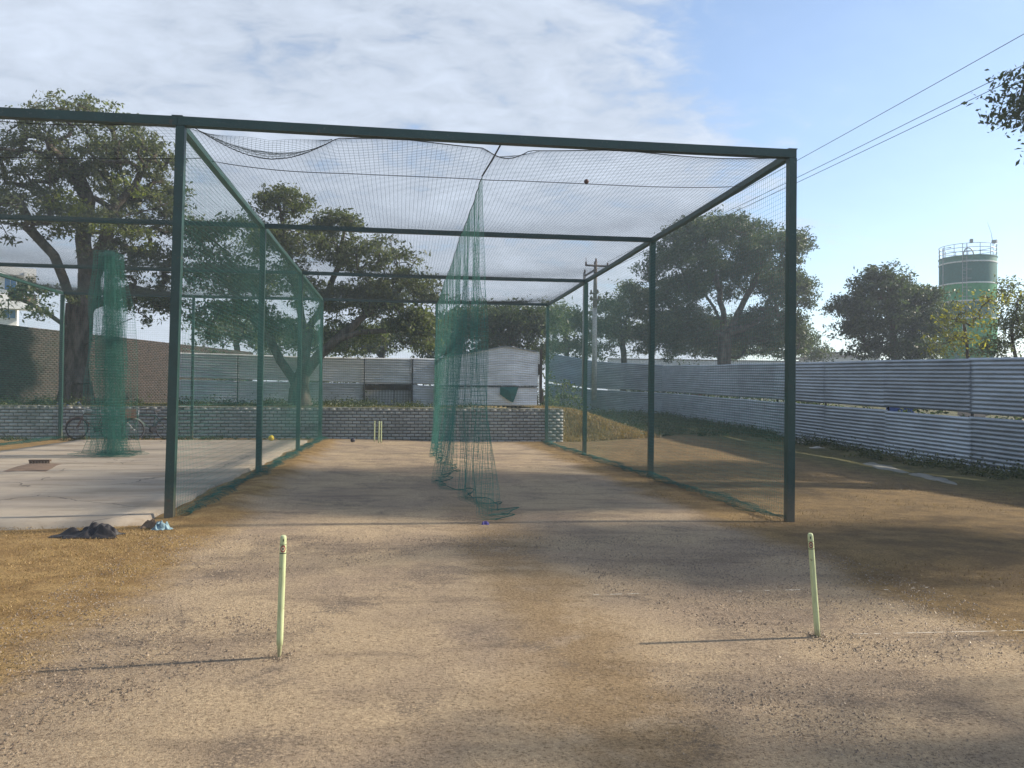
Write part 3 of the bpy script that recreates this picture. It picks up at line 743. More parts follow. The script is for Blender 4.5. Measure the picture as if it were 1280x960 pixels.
# ================================================================== STUMPS
def build_stump(base, h, label, group, leanx=0.0, leany=0.0, mat='stump', emblem=True, r=0.019, tip=0.07):
    root = empty('cricket_stump', base, label, 'stump', group); root.rotation_euler = (leany, leanx, 0)
    mb = MB(); mb.lathe([(0.004, -0.12), (0.006, -0.01), (r*0.62, tip*0.35), (r*0.72, tip), (r*0.96, tip+0.004), (r, tip+0.05), (r, h-0.05), (r*0.97, h-0.02), (r*0.86, h-0.008), (r*0.55, h-0.001), (r*0.2, h-0.004)], 20)
    mb.build('shaft', M[mat], root, True)
    if emblem:
        az = math.atan2(-base[1], -base[0])
        def patch(name, w, hh, zc, rr, mat, parent, n=10, ring=0.0):
            vs = []; fs = []
            for i in range(n):
                q = 2*math.pi*i/n
                for (f) in (1.0, ring):
                    a = az+f*w*math.cos(q)/rr; vs.append((rr*math.cos(a), rr*math.sin(a), zc+f*hh*math.sin(q)))
            for i in range(n): j = (i+1) % n; fs.append((2*i, 2*j, 2*j+1, 2*i+1))
            m = MB(); m.add(vs, fs); return m.build(name, M[mat], parent)
        e = patch('emblem', 0.0165, 0.021, h-0.078, r+0.0007, 'logo_red', root, 16, 0.62)
        patch('emblem_disc', 0.0102, 0.0130, h-0.078, r+0.0006, 'logo_cream', e, 16, 0.0)
        patch('emblem_mark', 0.0052, 0.0085, h-0.078, r+0.0012, 'logo_black', e, 6, 0.0)
        m = MB(); m.lathe([(r+0.0009, h-0.107), (r+0.0009, h-0.102)], 20, cap=False); m.build('emblem_line', M['logo_black'], root)
        m = MB(); m.lathe([(r+0.0009, h-0.056), (r+0.0009, h-0.0535)], 20, cap=False); m.build('emblem_line', M['logo_black'], root)
        patch('slot', 0.0035, 0.010, h-0.028, r+0.0006, 'logo_black', root, 8, 0.0)
    return root
sL = on_ground(349, 822); sR = on_ground(1022, 796)
build_stump(sL, 0.715, 'upright pale green yellow stump on the left lane with round emblem', 'single stumps at the near end', 0.022, 0.0)
build_stump(sR, 0.70, 'leaning pale green stump on the right lane with emblem band', 'single stumps at the near end', -0.078, 0.0, tip=0.0)
for px, ht, lab, lx in ((468, 0.70, 'leftmost of the three far stumps before the low wall', 0.0), (473.3, 0.715, 'middle of the three far stumps before the low wall', 0.015), (476.4, 0.715, 'rightmost of the three far stumps before the low wall', 0.0)):
    P = on_ground(px, 552.5 if px < 470 else 554); build_stump(P, ht, lab, 'set of three stumps at the far end', lx, 0, 'stump', False, 0.02, 0.02)

# ================================================================== TREES
def unit(v): return v/(np.linalg.norm(v)+1e-9)
def grow_tree(name, label, base, limbs, lobes, r_trunk, leafmat, leaf=0.15, per=170, group=None, seed=0, clump=0.55, extra=None, flat=0.62, tip=0.012, light_frac=0.0, start=None, step=0.55, dens=1.0):
    """limbs: list of polylines (world points; the first starts at the base). lobes: (centre, radii(3), clumps)"""
    g = np.random.default_rng(seed)
    base = np.array(base, float); root = empty(name, base, label, 'tree', group)
    pos = []; par = []; fixed = []
    def add_poly(pts, start):
        prev = start
        for i, p in enumerate(pts):
            p = np.array(p, float)
            if prev is None: pos.append(p); par.append(-1); prev = len(pos)-1; continue
            a = pos[prev]; n = max(1, int(np.linalg.norm(p-a)/step))
            for k in range(1, n+1):
                w = a+(p-a)*k/n; 
                if k < n: w = w+g.normal(0, 0.05, 3)
                pos.append(w); par.append(prev); prev = len(pos)-1
    add_poly(limbs[0], None)
    for lb in limbs[1:]:
        d = np.linalg.norm(np.array(pos)-np.array(lb[0], float), axis=1); add_poly(lb[1:], int(np.argmin(d)))
    att = []; lobe_id = []
    for li, (c, rad, n) in enumerate(lobes):
        c = np.array(c, float); rad = np.array(rad, float)
        n = int(n*dens); q = g.normal(size=(n, 3)); q /= np.linalg.norm(q, axis=1, keepdims=True); q[:, 2] = np.where(g.random(n) < 0.6, np.abs(q[:, 2]), q[:, 2])
        rr = g.uniform(0.25, 1.0, (n, 1))**0.45; att.append(c+q*rr*rad); lobe_id += [li]*n
    att = np.concatenate(att); lobe_id = np.array(lobe_id)
    P0 = np.array(pos); dmin = np.min(np.linalg.norm(att[:, None]-P0[None], axis=2), axis=1)
    ends = {}
    for i in np.argsort(dmin):
        a = att[i]; P = np.array(pos); d = a-P; L = np.linalg.norm(d, axis=1)
        cost = L+0.35*np.maximum(0, P[:, 2]-a[2])+np.where(np.arange(len(P)) < (start if start is not None else 2), 50, 0)
        j = int(np.argmin(cost)); A = P[j]; n = max(2, int(L[j]/0.5)); dirp = unit(A-P[par[j]]) if par[j] >= 0 else np.array([0, 0, 1.0])
        ctrl = A+dirp*L[j]*0.35+np.array([0, 0, 0.10*L[j]])+g.normal(0, 0.06*L[j], 3); prev = j
        for k in range(1, n+1):
            t = k/n; w = (1-t)**2*A+2*t*(1-t)*ctrl+t*t*a
            if k < n: w = w+g.normal(0, 0.035, 3)
            pos.append(w); par.append(prev); prev = len(pos)-1
        ends[i] = prev
    pos = np.array(pos); par = np.array(par); cnt = np.zeros(len(pos))
    for e in ends.values(): cnt[e] += 1
    for i in range(len(pos)-1, 0, -1): cnt[par[i]] += max(cnt[i], 0.6) if cnt[i] == 0 else cnt[i]
    cmax = cnt[0]; rad = np.maximum(tip, r_trunk*(cnt/cmax)**0.53)
    # root flare
    hgt = pos[:, 2]-base[2]; rad = rad*(1+0.45*np.exp(-np.maximum(hgt, 0)/0.35))
    ii = np.arange(1, len(pos)); A = pos[par[ii]]; B = pos[ii]; ra = np.minimum(rad[par[ii]], rad[ii]*1.35); rb = rad[ii]
    T = B-A; T /= np.linalg.norm(T, axis=1, keepdims=True)+1e-9; B = B+T*rb[:, None]*0.3
    ref = np.where(np.abs(T[:, 2:3]) > 0.9, np.array([[1.0, 0, 0]]), np.array([[0, 0, 1.0]])); a = np.cross(T, ref); a /= np.linalg.norm(a, axis=1, keepdims=True); b = np.cross(T, a)
    n = 7; V = np.zeros((len(ii), 2, n, 3))
    for k in range(n):
        q = 2*math.pi*k/n; dv = math.cos(q)*a+math.sin(q)*b
        V[:, 0, k] = A+dv*ra[:, None]; V[:, 1, k] = B+dv*rb[:, None]
    idx = np.arange(len(ii)*2*n).reshape(len(ii), 2, n)
    Q = np.concatenate([np.stack([idx[:, 0, k], idx[:, 0, (k+1) % n], idx[:, 1, (k+1) % n], idx[:, 1, k]], -1) for k in range(n)])
    link('trunk', np_mesh('trunk', V.reshape(-1, 3)-base, Q, True), M['bark'], root)
    # leaves
    def leaves(centres, per, clump, leaf, mat, nm):
        N_ = len(centres)*per
        c = np.repeat(centres, per, axis=0); sub = g.normal(size=(len(centres), 5, 3))*np.array([1, 1, flat])*clump*0.75
        pick = g.integers(0, 5, N_); cc = c+sub[np.repeat(np.arange(len(centres)), per), pick]
        p = cc+g.normal(size=(N_, 3))*np.array([1, 1, flat])*clump*0.42
        nrm = g.normal(size=(N_, 3))+np.array([0, 0, 0.8]); nrm /= np.linalg.norm(nrm, axis=1, keepdims=True)
        t = np.cross(nrm, g.normal(size=(N_, 3))); t /= np.linalg.norm(t, axis=1, keepdims=True)+1e-9; t[:, 2] -= 0.25; s = np.cross(nrm, t)
        s /= np.linalg.norm(s, axis=1, keepdims=True)+1e-9
        ln = leaf*g.uniform(0.6, 1.35, (N_, 1)); wd = ln*g.uniform(0.34, 0.55, (N_, 1))
        V = np.stack([p-t*ln*0.5, p+s*wd*0.5+nrm*ln*0.08, p+t*ln*0.5, p-s*wd*0.5+nrm*ln*0.08], 1).reshape(-1, 3)
        me = np_mesh(nm, V-base, np.arange(N_*4).reshape(-1, 4))
        ct = g.uniform(0.05, 0.75, len(centres)); tint = np.clip(np.repeat(ct, per)*0.65+g.uniform(0, 0.55, N_)-0.08, 0, 1)
        at_ = me.attributes.new('tint', 'FLOAT', 'FACE'); at_.data.foreach_set('value', tint.astype(np.float32))
        link(nm, me, mat, root)
    leaves(att, per, clump, leaf, leafmat, 'crown')
    if extra:      # (centres, per, clump, leaf, mat, name)
        for e in extra: leaves(*e)
    return root

def lobe(px, py, Y, rx, rz, n, ry=None):
    """rx, rz in photo pixels at distance Y"""
    P = at(px, py, Y); s = Y/F*1.0; return (P, (rx*s, (ry if ry else rx*0.9)*s, rz*s), n)

# big spreading tree on the left
Y = 32.0; s = Y/F
b1 = at(95, 505, Y); b1[2] = float(height(b1[0], b1[1]))
T = lambda px, py, dy=0: at(px, py, Y+dy)
grow_tree('spreading_tree', 'big spreading tree rising behind the left cage beside the tall brick wall', b1,
    [[b1, T(93, 460), T(98, 420), T(100, 385)],
     [T(100, 385), T(80, 350, -0.5), T(68, 320, -1), T(40, 290, -1.3)],
     [T(100, 385), T(112, 345, 0.6), T(104, 300, 0.8), T(110, 250, 0.5), T(95, 215)],
     [T(98, 400), T(125, 378, 0.4), T(165, 360, 1.0), T(200, 370, 1.2)],
     [T(112, 345), T(132, 300, -0.5), T(140, 262, -1), T(165, 235, -1)],
     [T(98, 420), T(60, 392, -1), T(15, 370, -1.5)],
     [T(93, 440), T(125, 420, -0.6), T(165, 398, -0.8)]],
    [lobe(95, 165, Y, 75, 34, 34), lobe(165, 205, Y-0.8, 55, 36, 30), lobe(35, 205, Y-0.5, 62, 40, 34), lobe(110, 235, Y+1, 60, 30, 22),
     lobe(30, 268, Y-1.2, 65, 30, 26), lobe(185, 268, Y, 42, 30, 20), lobe(120, 290, Y-1, 60, 26, 20), lobe(185, 335, Y+0.8, 50, 28, 24), lobe(190, 385, Y+1.2, 42, 24, 20),
     lobe(50, 378, Y-1.4, 42, 22, 9), lobe(235, 300, Y+1.5, 30, 30, 14), lobe(215, 250, Y+1, 22, 26, 8), lobe(-60, 230, Y-1, 60, 60, 24)],
    0.50, M['leaf_a'], leaf=0.15, per=60, seed=3, clump=0.27, start=6, dens=2.4, tip=0.017,
    extra=[(np.array([T(75, 250, -2.2), T(130, 285, -2.4), T(58, 284, -2), T(158, 232, -2.2), T(95, 258, -2.3), T(180, 300, -1.5)]), 150, 0.42, 0.16, M['leaf_bright'], 'young_leaves')])

# second tree: splits low into long leaning limbs
Y = 32.6
b2 = at(376, 505, Y); b2[2] = float(height(b2[0], b2[1]))
grow_tree('leaning_tree', 'low forking tree with a long limb leaning right over the terrace fence', b2,
    [[b2, T(374, 488), T(378, 470)],
     [T(378, 470), T(398, 445, -0.3), T(420, 425, -0.5), T(450, 415, -0.6), T(500, 412, -0.8), T(530, 418, -1)],
     [T(420, 425), T(455, 395, -0.2), T(490, 372), T(510, 350)],
     [T(374, 480), T(350, 450, 0.4), T(335, 415, 0.6), T(300, 375, 0.8), T(270, 340, 0.6)],
     [T(378, 470), T(384, 420, 0.5), T(372, 370, 0.6), T(362, 320, 0.4), T(352, 270)],
     [T(384, 420), T(408, 370, 0.8), T(425, 330, 0.8), T(430, 290, 0.5)]],
    [lobe(352, 258, Y, 34, 20, 16), lobe(420, 285, Y, 30, 20, 14), lobe(300, 300, Y+0.5, 62, 26, 26), lobe(370, 312, Y-0.5, 70, 24, 24), lobe(275, 355, Y+0.5, 55, 30, 28), lobe(345, 365, Y, 60, 32, 26),
     lobe(465, 330, Y, 55, 34, 24), lobe(500, 375, Y-0.4, 52, 34, 34), lobe(440, 385, Y+0.6, 50, 30, 30), lobe(520, 415, Y-0.8, 32, 30, 24), lobe(435, 425, Y+1.5, 50, 22, 22), lobe(290, 405, Y+0.6, 60, 26, 24), lobe(350, 420, Y+1.2, 40, 22, 12)],
    0.36, M['leaf_a'], leaf=0.15, per=62, seed=5, clump=0.28, start=3, dens=2.9, tip=0.017,
    extra=[(np.array([T(400, 400, -1), T(290, 380, -0.8), T(270, 405, -0.8), T(530, 400, -1.5), T(528, 385, -1.2), T(372, 262, -0.8), T(460, 420, -0.5)]), 80, 0.40, 0.14, M['leaf_bright'], 'young_leaves')])

# broad dark tree behind the right fence
Y = 52.0
b3 = at(905, 470, Y); b3[2] = float(height(b3[0], b3[1]))
grow_tree('round_tree', 'broad round dark tree with forked limbs behind the corrugated fence', b3,
    [[b3, T(905, 450), T(906, 420), T(904, 405)],
     [T(904, 405), T(886, 375, 0.8), T(868, 350, 1), T(850, 335, 1)],
     [T(904, 405), T(900, 365, -0.5), T(890, 330, -0.5), T(880, 300)],
     [T(906, 415), T(926, 385), T(945, 350, 0.5), T(955, 320)],
     [T(906, 420), T(940, 405, -0.8), T(970, 385, -1)], [T(906, 425), T(870, 405, -0.6), T(840, 390, -0.6)]],
    [lobe(900, 302, Y, 75, 26, 46, 90), lobe(850, 335, Y, 48, 34, 34, 80), lobe(965, 325, Y, 48, 38, 40, 80), lobe(845, 375, Y-1, 40, 26, 22), lobe(985, 372, Y, 34, 30, 26), lobe(935, 350, Y+2, 50, 30, 22), lobe(960, 410, Y, 42, 26, 26), lobe(895, 345, Y+2, 40, 24, 12), lobe(925, 430, Y+3, 60, 18, 22), lobe(845, 425, Y+3, 50, 24, 26), lobe(850, 408, Y-1, 44, 26, 24), lobe(980, 425, Y+1, 34, 24, 22), lobe(890, 420, Y+4, 50, 24, 24), lobe(900, 288, Y, 50, 14, 18)],
    0.46, M['leaf_b'], leaf=0.21, per=165, seed=8, clump=0.52, start=5, dens=1.9, tip=0.018)

def simple_tree(name, label, px, Y, lobes_, r, mat, seed, leaf=0.22, per=150, clump=0.65, group=None, basey=470, topy=None, **kw):
    b = at(px, basey, Y); b[2] = float(height(b[0], b[1]))
    c = lobes_[0][0]; m = b+(c-b)*0.45; m[0] += 0.2
    return grow_tree(name, label, b, [[b, b+np.array([0.05, 0, (m[2]-b[2])*0.5]), m, c]], lobes_, r, mat, leaf=leaf, per=per, seed=seed, clump=clump, group=group, **kw)
G = 'trees beyond the fence'
simple_tree('hedge_tree', 'bushy dark tree directly behind the bright shed', 640, 46, [lobe(640, 410, 46, 50, 22, 52), lobe(600, 402, 46.5, 30, 20, 26), lobe(672, 412, 45, 30, 26, 30), lobe(640, 440, 47, 60, 16, 26)], 0.22, M['leaf_b'], 21, 0.20, 170, 0.55, G, start=3)
simple_tree('hedge_tree', 'pale bushy tree just left of the twin utility poles', 708, 56, [lobe(706, 412, 56, 28, 26, 40), lobe(690, 398, 57, 18, 14, 12), lobe(715, 440, 57, 40, 16, 24)], 0.2, M['leaf_a'], 22, 0.22, 160, 0.6, G, start=3)
simple_tree('hedge_tree', 'loose light tree right of the twin utility poles', 778, 56, [lobe(775, 395, 56, 36, 24, 36), lobe(790, 372, 56, 22, 18, 18), lobe(757, 420, 56, 26, 22, 26), lobe(800, 425, 57, 36, 24, 30)], 0.22, M['leaf_a'], 23, 0.21, 150, 0.55, G, start=3)
simple_tree('hedge_tree', 'dark tree crown filling the gap behind the divider net', 575, 50, [lobe(572, 412, 50, 32, 26, 40), lobe(555, 440, 50, 36, 18, 24)], 0.2, M['leaf_b'], 24, 0.20, 150, 0.6, G, start=3)
simple_tree('hedge_tree', 'low tree behind the terrace fence left of the shed', 470, 52, [lobe(480, 425, 52, 55, 18, 44), lobe(420, 430, 52, 40, 14, 26)], 0.2, M['leaf_b'], 25, 0.21, 140, 0.6, G, start=3)
simple_tree('hedge_tree', 'low tree behind the terrace fence near the brick wall', 290, 54, [lobe(295, 418, 54, 50, 18, 36), lobe(345, 428, 54, 36, 14, 22)], 0.2, M['leaf_a'], 26, 0.21, 140, 0.6, G, start=3)
simple_tree('hedge_tree', 'dark low thicket tree at the foot of the round tree', 985, 66, [lobe(985, 432, 66, 34, 14, 30), lobe(1015, 444, 66, 20, 8, 10), lobe(880, 438, 62, 60, 14, 34)], 0.2, M['leaf_b'], 27, 0.24, 140, 0.7, G, start=3)
# tree left of the silo
Y = 46
simple_tree('layered_tree', 'hazy dark tree with layered crown left of the green silo', 1120, Y, [lobe(1112, 370, Y, 46, 24, 34), lobe(1068, 392, Y, 26, 24, 24), lobe(1150, 385, Y, 32, 26, 28), lobe(1105, 410, Y, 52, 26, 36), lobe(1095, 348, Y, 22, 8, 10), lobe(1130, 440, Y, 62, 16, 36), lobe(1160, 415, Y, 32, 26, 26)], 0.24, M['leaf_b'], 31, 0.22, 180, 0.55, None, start=3)
Y = 27
simple_tree('yellowing_shrub', 'sparse shrub with yellowing leaves in front of the silo', 1205, Y, [lobe(1205, 405, Y, 30, 26, 24), lobe(1195, 432, Y, 38, 18, 20), lobe(1228, 380, Y, 20, 14, 8)], 0.06, M['leaf_y'], 32, 0.13, 24, 0.34, None, basey=500, start=1, tip=0.005)
simple_tree('thin_tree', 'thin leafy tree at the right edge above the fence', 1268, 28, [lobe(1265, 415, 28, 26, 26, 26), lobe(1262, 372, 28, 22, 22, 14), lobe(1300, 395, 28, 30, 40, 26), lobe(1240, 440, 28, 30, 14, 16)], 0.07, M['leaf_a'], 33, 0.13, 60, 0.34, None, basey=500, start=1, tip=0.006)

# trees standing along the right side outside the fence; they shade the ground
def shade_tree(base, lobes_, label, seed, r=0.35, per=130, leaf=0.2, clump=0.7, name='roadside_tree'):
    b = np.array([base[0], base[1], float(height(min(base[0], 14), base[1]))]); c = np.array(lobes_[0][0], float)
    m = b+(c-b)*0.5
    grow_tree(name, label, b, [[b, b+(m-b)*0.5+np.array([0.1, 0.1, 0]), m, c]], lobes_, r, M['leaf_b'], leaf=leaf, per=per, seed=seed, clump=clump, group='roadside trees right of the fence', start=3)
shade_tree((19.5, 15.6), [((19.4, 15.4, 9.2), (3.4, 3.2, 2.6), 70), ((17.2, 14.2, 8.0), (2.0, 1.6, 1.9), 26), (at(1292, 150, 16.5), (0.55, 0.6, 1.0), 9), ((20.8, 14.2, 11.5), (3.0, 2.4, 1.8), 36)], 'tall roadside tree whose leaves reach in at the top right edge', 41, clump=0.5, leaf=0.15, per=170)
shade_tree((25, 16.8), [((25, 16.6, 13.0), (4.2, 2.8, 2.6), 66), ((23.5, 14.6, 11.5), (2.4, 1.6, 1.6), 22)], 'taller roadside tree right of the fence, second row', 42)
shade_tree((14.2, 2.2), [((14.0, 1.7, 5.6), (3.4, 1.9, 1.7), 84), ((11.5, 3.0, 4.7), (2.0, 1.2, 1.2), 26), ((16.5, 0.5, 7.0), (2.2, 2.4, 1.8), 34), ((10, 1.5, 4.6), (1.6, 1.6, 0.9), 16)], 'roadside tree nearest the viewer on the right', 43)
shade_tree((18.0, 9.6), [((17.9, 9.4, 7.4), (2.6, 1.5, 1.5), 40), ((20, 10.5, 8.6), (1.8, 1.2, 1.2), 16)], 'bushy roadside tree between the nearest and the tall roadside trees', 45, 0.25)
shade_tree((24.0, 19.0), [((24, 19, 8.5), (2.4, 2.0, 2.0), 36), ((22.5, 20.5, 7.0), (1.4, 1.2, 1.2), 12)], 'small roadside tree midway along the right fence', 44, 0.25)

# ================================================================== SILO, POLES, BUILDINGS
def build_silo():
    Y = 70.0; c = at(1209.5, 400, Y); R = 2.45; zt = at(1209, 331, Y)[2]; zb = at(1209, 425, Y)[2]-2.0
    root = empty('silo', (c[0], c[1], 0.5), 'green banded storage silo with railed top behind the trees', 'silo'); o = np.array(root.location)
    gd = plain('silo_dark_green', (0.012, 0.125, 0.105), 0.6, spec=0.2); gm = plain('silo_green', (0.02, 0.25, 0.085), 0.6, spec=0.2); gt = plain('silo_teal', (0.04, 0.18, 0.13), 0.5); wl = plain('silo_seam', (0.62, 0.66, 0.64), 0.5)
    zz = lambda py: at(1209, py, Y)[2]-o[2]
    for nm, y0, y1, m in (('top_ring', 331, 324, gt), ('upper_drum', 357, 331, gd), ('middle_drum', 379, 357, gm), ('lower_drum', 400, 379, gd), ('base_drum', 440, 400, gm)):
        mb = MB(); mb.lathe([(R, zz(y0)), (R, zz(y1))], 40, cap=False); mb.build(nm, m, root, True)
    for y in (331, 357, 379, 400):
        mb = MB(); mb.lathe([(R+0.005, zz(y)-0.07), (R+0.05, zz(y)-0.05), (R+0.05, zz(y)+0.05), (R+0.005, zz(y)+0.07)], 40, cap=False); mb.build('seam_band', wl, root)
    zt = zz(324); mb = MB(); mb.lathe([(R+0.06, zt-0.03), (R+0.06, zt+0.05), (0.3, zt+0.35)], 40); mb.build('roof', gt, root)
    mb = MB(); mb.lathe([(0.5, zz(440)-2.6), (R, zz(440))], 40); mb.build('hopper', gm, root)
    for k in range(4):
        q = k*math.pi/2+0.5; mb = MB(); mb.box((2.2*math.cos(q), 2.2*math.sin(q), (zz(440))/2), (0.25, 0.25, zz(440))); mb.build('leg', gd, root)
    rail = plain('rail_grey', (0.30, 0.33, 0.34), 0.5, 0.3)
    for k in range(14):
        q = 2*math.pi*k/14; mb = MB(); mb.tube([(R*math.cos(q), R*math.sin(q), zt), (R*math.cos(q), R*math.sin(q), zt+1.15)], 0.03, 5); mb.build('rail_post', rail, root)
    for h in (0.4, 0.78, 1.15):
        mb = MB(); mb.tube([(R*math.cos(2*math.pi*k/36), R*math.sin(2*math.pi*k/36), zt+h) for k in range(36)], 0.026, 5, closed=True); mb.build('rail', rail, root)
    mb = MB()
    for sx in (-0.22, 0.22): mb.tube([(-R*0.72+sx, -R*0.78, zz(440)), (-R*0.72+sx, -R*0.78, zt+1.1)], 0.03, 5)
    z = zz(440)
    while z < zt+1: mb.tube([(-R*0.72-0.22, -R*0.78, z), (-R*0.72+0.22, -R*0.78, z)], 0.015, 4); z += 0.3
    for k in range(12):
        z = zz(430)+k*0.85
        if z < zt+1: mb.tube([(-R*0.72+0.36*math.cos(q), -R*0.78-0.35+0.36*math.sin(q), z) for q in np.linspace(0, 6.28, 9)[:-1]], 0.012, 4, closed=True)
    mb.build('ladder', rail, root)
    mb = MB(); mb.tube([(-0.62+0.55*math.cos(q)*1.0-0.2, -1.2, zt+0.1+0.75*math.sin(q)) for q in np.linspace(math.pi, 0, 12)], 0.06, 8); mb.build('vent_pipe', rail, root)
    mb = MB(); mb.tube([(R+0.12, -0.2, zt), (R+0.1, -0.2, zt+1.5), (R-0.1, -0.2, zt+2.6), (R-0.5, -0.2, zt+3.6)], [0.035, 0.03, 0.02, 0.01], 5); mb.build('antenna', rail, root)
    for q in (-2.1, -1.1):
        mb = MB(); mb.box((R*math.cos(q), R*math.sin(q), zt+1.33), (0.45, 0.25, 0.28), q); mb.tube([(R*math.cos(q), R*math.sin(q), zt+1.1), (R*math.cos(q), R*math.sin(q), zt+1.25)], 0.03, 5); mb.build('floodlight', rail, root)
    mb = MB(); mb.tube([(-R-0.35, -0.3, zz(440)), (-R-0.35, -0.3, zt+0.9), (-R*0.8, -0.3, zt+1.0)], 0.05, 6); mb.build('feed_pipe', rail, root)
build_silo()

def build_poles():
    Y = 48.0; wood = plain('weathered_pole', (0.16, 0.13, 0.115), 0.85); conc = plain('pale_pole', (0.40, 0.38, 0.36), 0.8); por = plain('brown_porcelain', (0.12, 0.07, 0.055), 0.35)
    b = at(743, 470, Y); b[2] = float(height(14, 48)); root = empty('utility_pole', b, 'twin utility poles with crossarms behind the fence', 'utility pole'); o = np.array(root.location)
    q = lambda px, py, dy=0: at(px, py, Y+dy)-o
    mb = MB(); mb.tube([q(743, 470)-np.array([0, 0, 1.5]), q(743.5, 385)], [0.17, 0.14], 10); mb.build('pole', conc, root, True)
    mb = MB(); mb.tube([q(743.5, 385), q(744.5, 327)], [0.132, 0.10], 10); mb.build('pole_top', wood, root, True)
    mb = MB(); mb.tube([q(729.5, 470)-np.array([0, 0, 1.5]), q(730.5, 341)], [0.12, 0.08], 10); mb.build('pole', conc, root, True)
    for (x0, y0, x1, y1) in ((731.5, 331.5, 761, 333), (731, 345, 745, 336.5), (737, 367, 748, 366), (737, 374, 749, 374.5)):
        mb = MB(); A, B = q(x0, y0, -0.16), q(x1, y1, -0.16); mb.tube([A, B], 0.06, 4, phase=math.pi/4); mb.build('crossarm', wood, root)
    for (x, y) in ((732.5, 330), (745, 326), (759.5, 331.5), (731, 340), (739, 365.5), (747, 365), (739, 373), (748, 373)):
        mb = MB(); P = q(x, y, -0.16); mb.lathe([(0.03, -0.06), (0.07, -0.02), (0.05, 0.03), (0.07, 0.07), (0.03, 0.16)], 10, tuple(P)); mb.build('insulator', por, root, True)
    mb = MB(); mb.tube([q(732.5, 322, -0.16), q(732.8, 331, -0.16)], 0.02, 5); mb.build('lightning_spike', wood, root)
    # wires run to the upper right, out of the picture
    wire = plain('wire', (0.05, 0.05, 0.055), 0.5)
    for (x0, y0, x1, y1, lab) in ((759.5, 327.5, 1500, -82, 'single uppermost overhead wire running to the upper right'), (744, 342, 1500, -30, 'upper of the paired overhead wires at the right'), (736, 347, 1500, -14, 'lower of the paired overhead wires at the right')):
        A = at(x0, y0, Y-0.16); B = at(x1, y1, 15.0); A = np.array(A); B = np.array(B); pts = []
        for k in range(41):
            t = k/40; P = A+(B-A)*t; P[2] -= 0.22*4*t*(1-t)*0.6; pts.append(P-A)
        mb = MB(); mb.tube(pts, 0.0105, 5); ob = mb.build('overhead_wire', wire, None, label=lab, cat='wire', group='overhead wires'); ob.location = tuple(A)
build_poles()

def build_house():
    Y = 62.0; white = plain('white_wall', (0.74, 0.74, 0.72), 0.8, var=0.1); blue = plain('blue_window', (0.05, 0.16, 0.36), 0.2); sky_b = plain('pale_blue_wall', (0.42, 0.52, 0.64), 0.8, var=0.08); brick = plain('balcony_brick', (0.33, 0.20, 0.15), 0.85); red = plain('dark_red_rail', (0.12, 0.05, 0.05), 0.7)
    b = at(0, 480, Y); root = empty('white_house', (b[0], b[1], 0.5), 'white two storey house with blue windows and brick balcony, far left', 'house', rz=0.40); o = np.array(root.location)
    def quadbox(nm, px0, px1, py0, py1, d0, d1, m):
        A = at(px0, py1, Y+d0)-o; B = at(px1, py0, Y+d0)-o
        mb = MB(); mb.box(((A[0]+B[0])/2, A[1]+(d1-d0)/2, (A[2]+B[2])/2), (B[0]-A[0], d1-d0, B[2]-A[2])); return mb.build(nm, m, root)
    quadbox('wall', -140, 20.5, 338, 500, 0.0, 8.0, white)
    quadbox('side_block', 20.7, 34, 350, 500, 2.5, 9.0, sky_b)
    quadbox('roof_slab', -150, 35, 333.5, 338, -0.9, 8.5, white)
    quadbox('balcony_slab', -150, 35.5, 376, 381.5, -1.2, -0.01, white)
    quadbox('balcony_wall', 19, 33, 366, 375.8, -1.15, -1.0, brick)
    quadbox('balcony_rail', 4, 18.5, 362, 375.8, -1.15, -1.05, red)
    quadbox('balcony_post', 33.2, 35.2, 364, 375.8, -1.2, -0.95, white)
    quadbox('pillar', 19.5, 23.5, 338.2, 365, -1.0, -0.6, white)
    quadbox('pillar', 20.9, 23.3, 381.7, 500, -1.0, -0.6, white)
    for (x0, x1, y0, y1) in ((4.5, 18.5, 343, 362), (4, 17.5, 384, 397), (-30, -12, 384, 397), (-30, -12, 343, 362)):
        w = quadbox('window', x0-1.2, x1+1.2, y0-1.2, y1+1.4, -0.06, -0.005, white)
        A = at(x0, y1, Y-0.07)-o; B = at(x1, y0, Y-0.07)-o
        for k in range(2):
            xa = A[0]+(B[0]-A[0])*k/2+0.02; xb = A[0]+(B[0]-A[0])*(k+1)/2-0.02
            mb = MB(); mb.box(((xa+xb)/2, A[1]-0.01, (A[2]+B[2])/2), (xb-xa, 0.02, B[2]-A[2])); mb.build('pane', blue, w)
build_house()
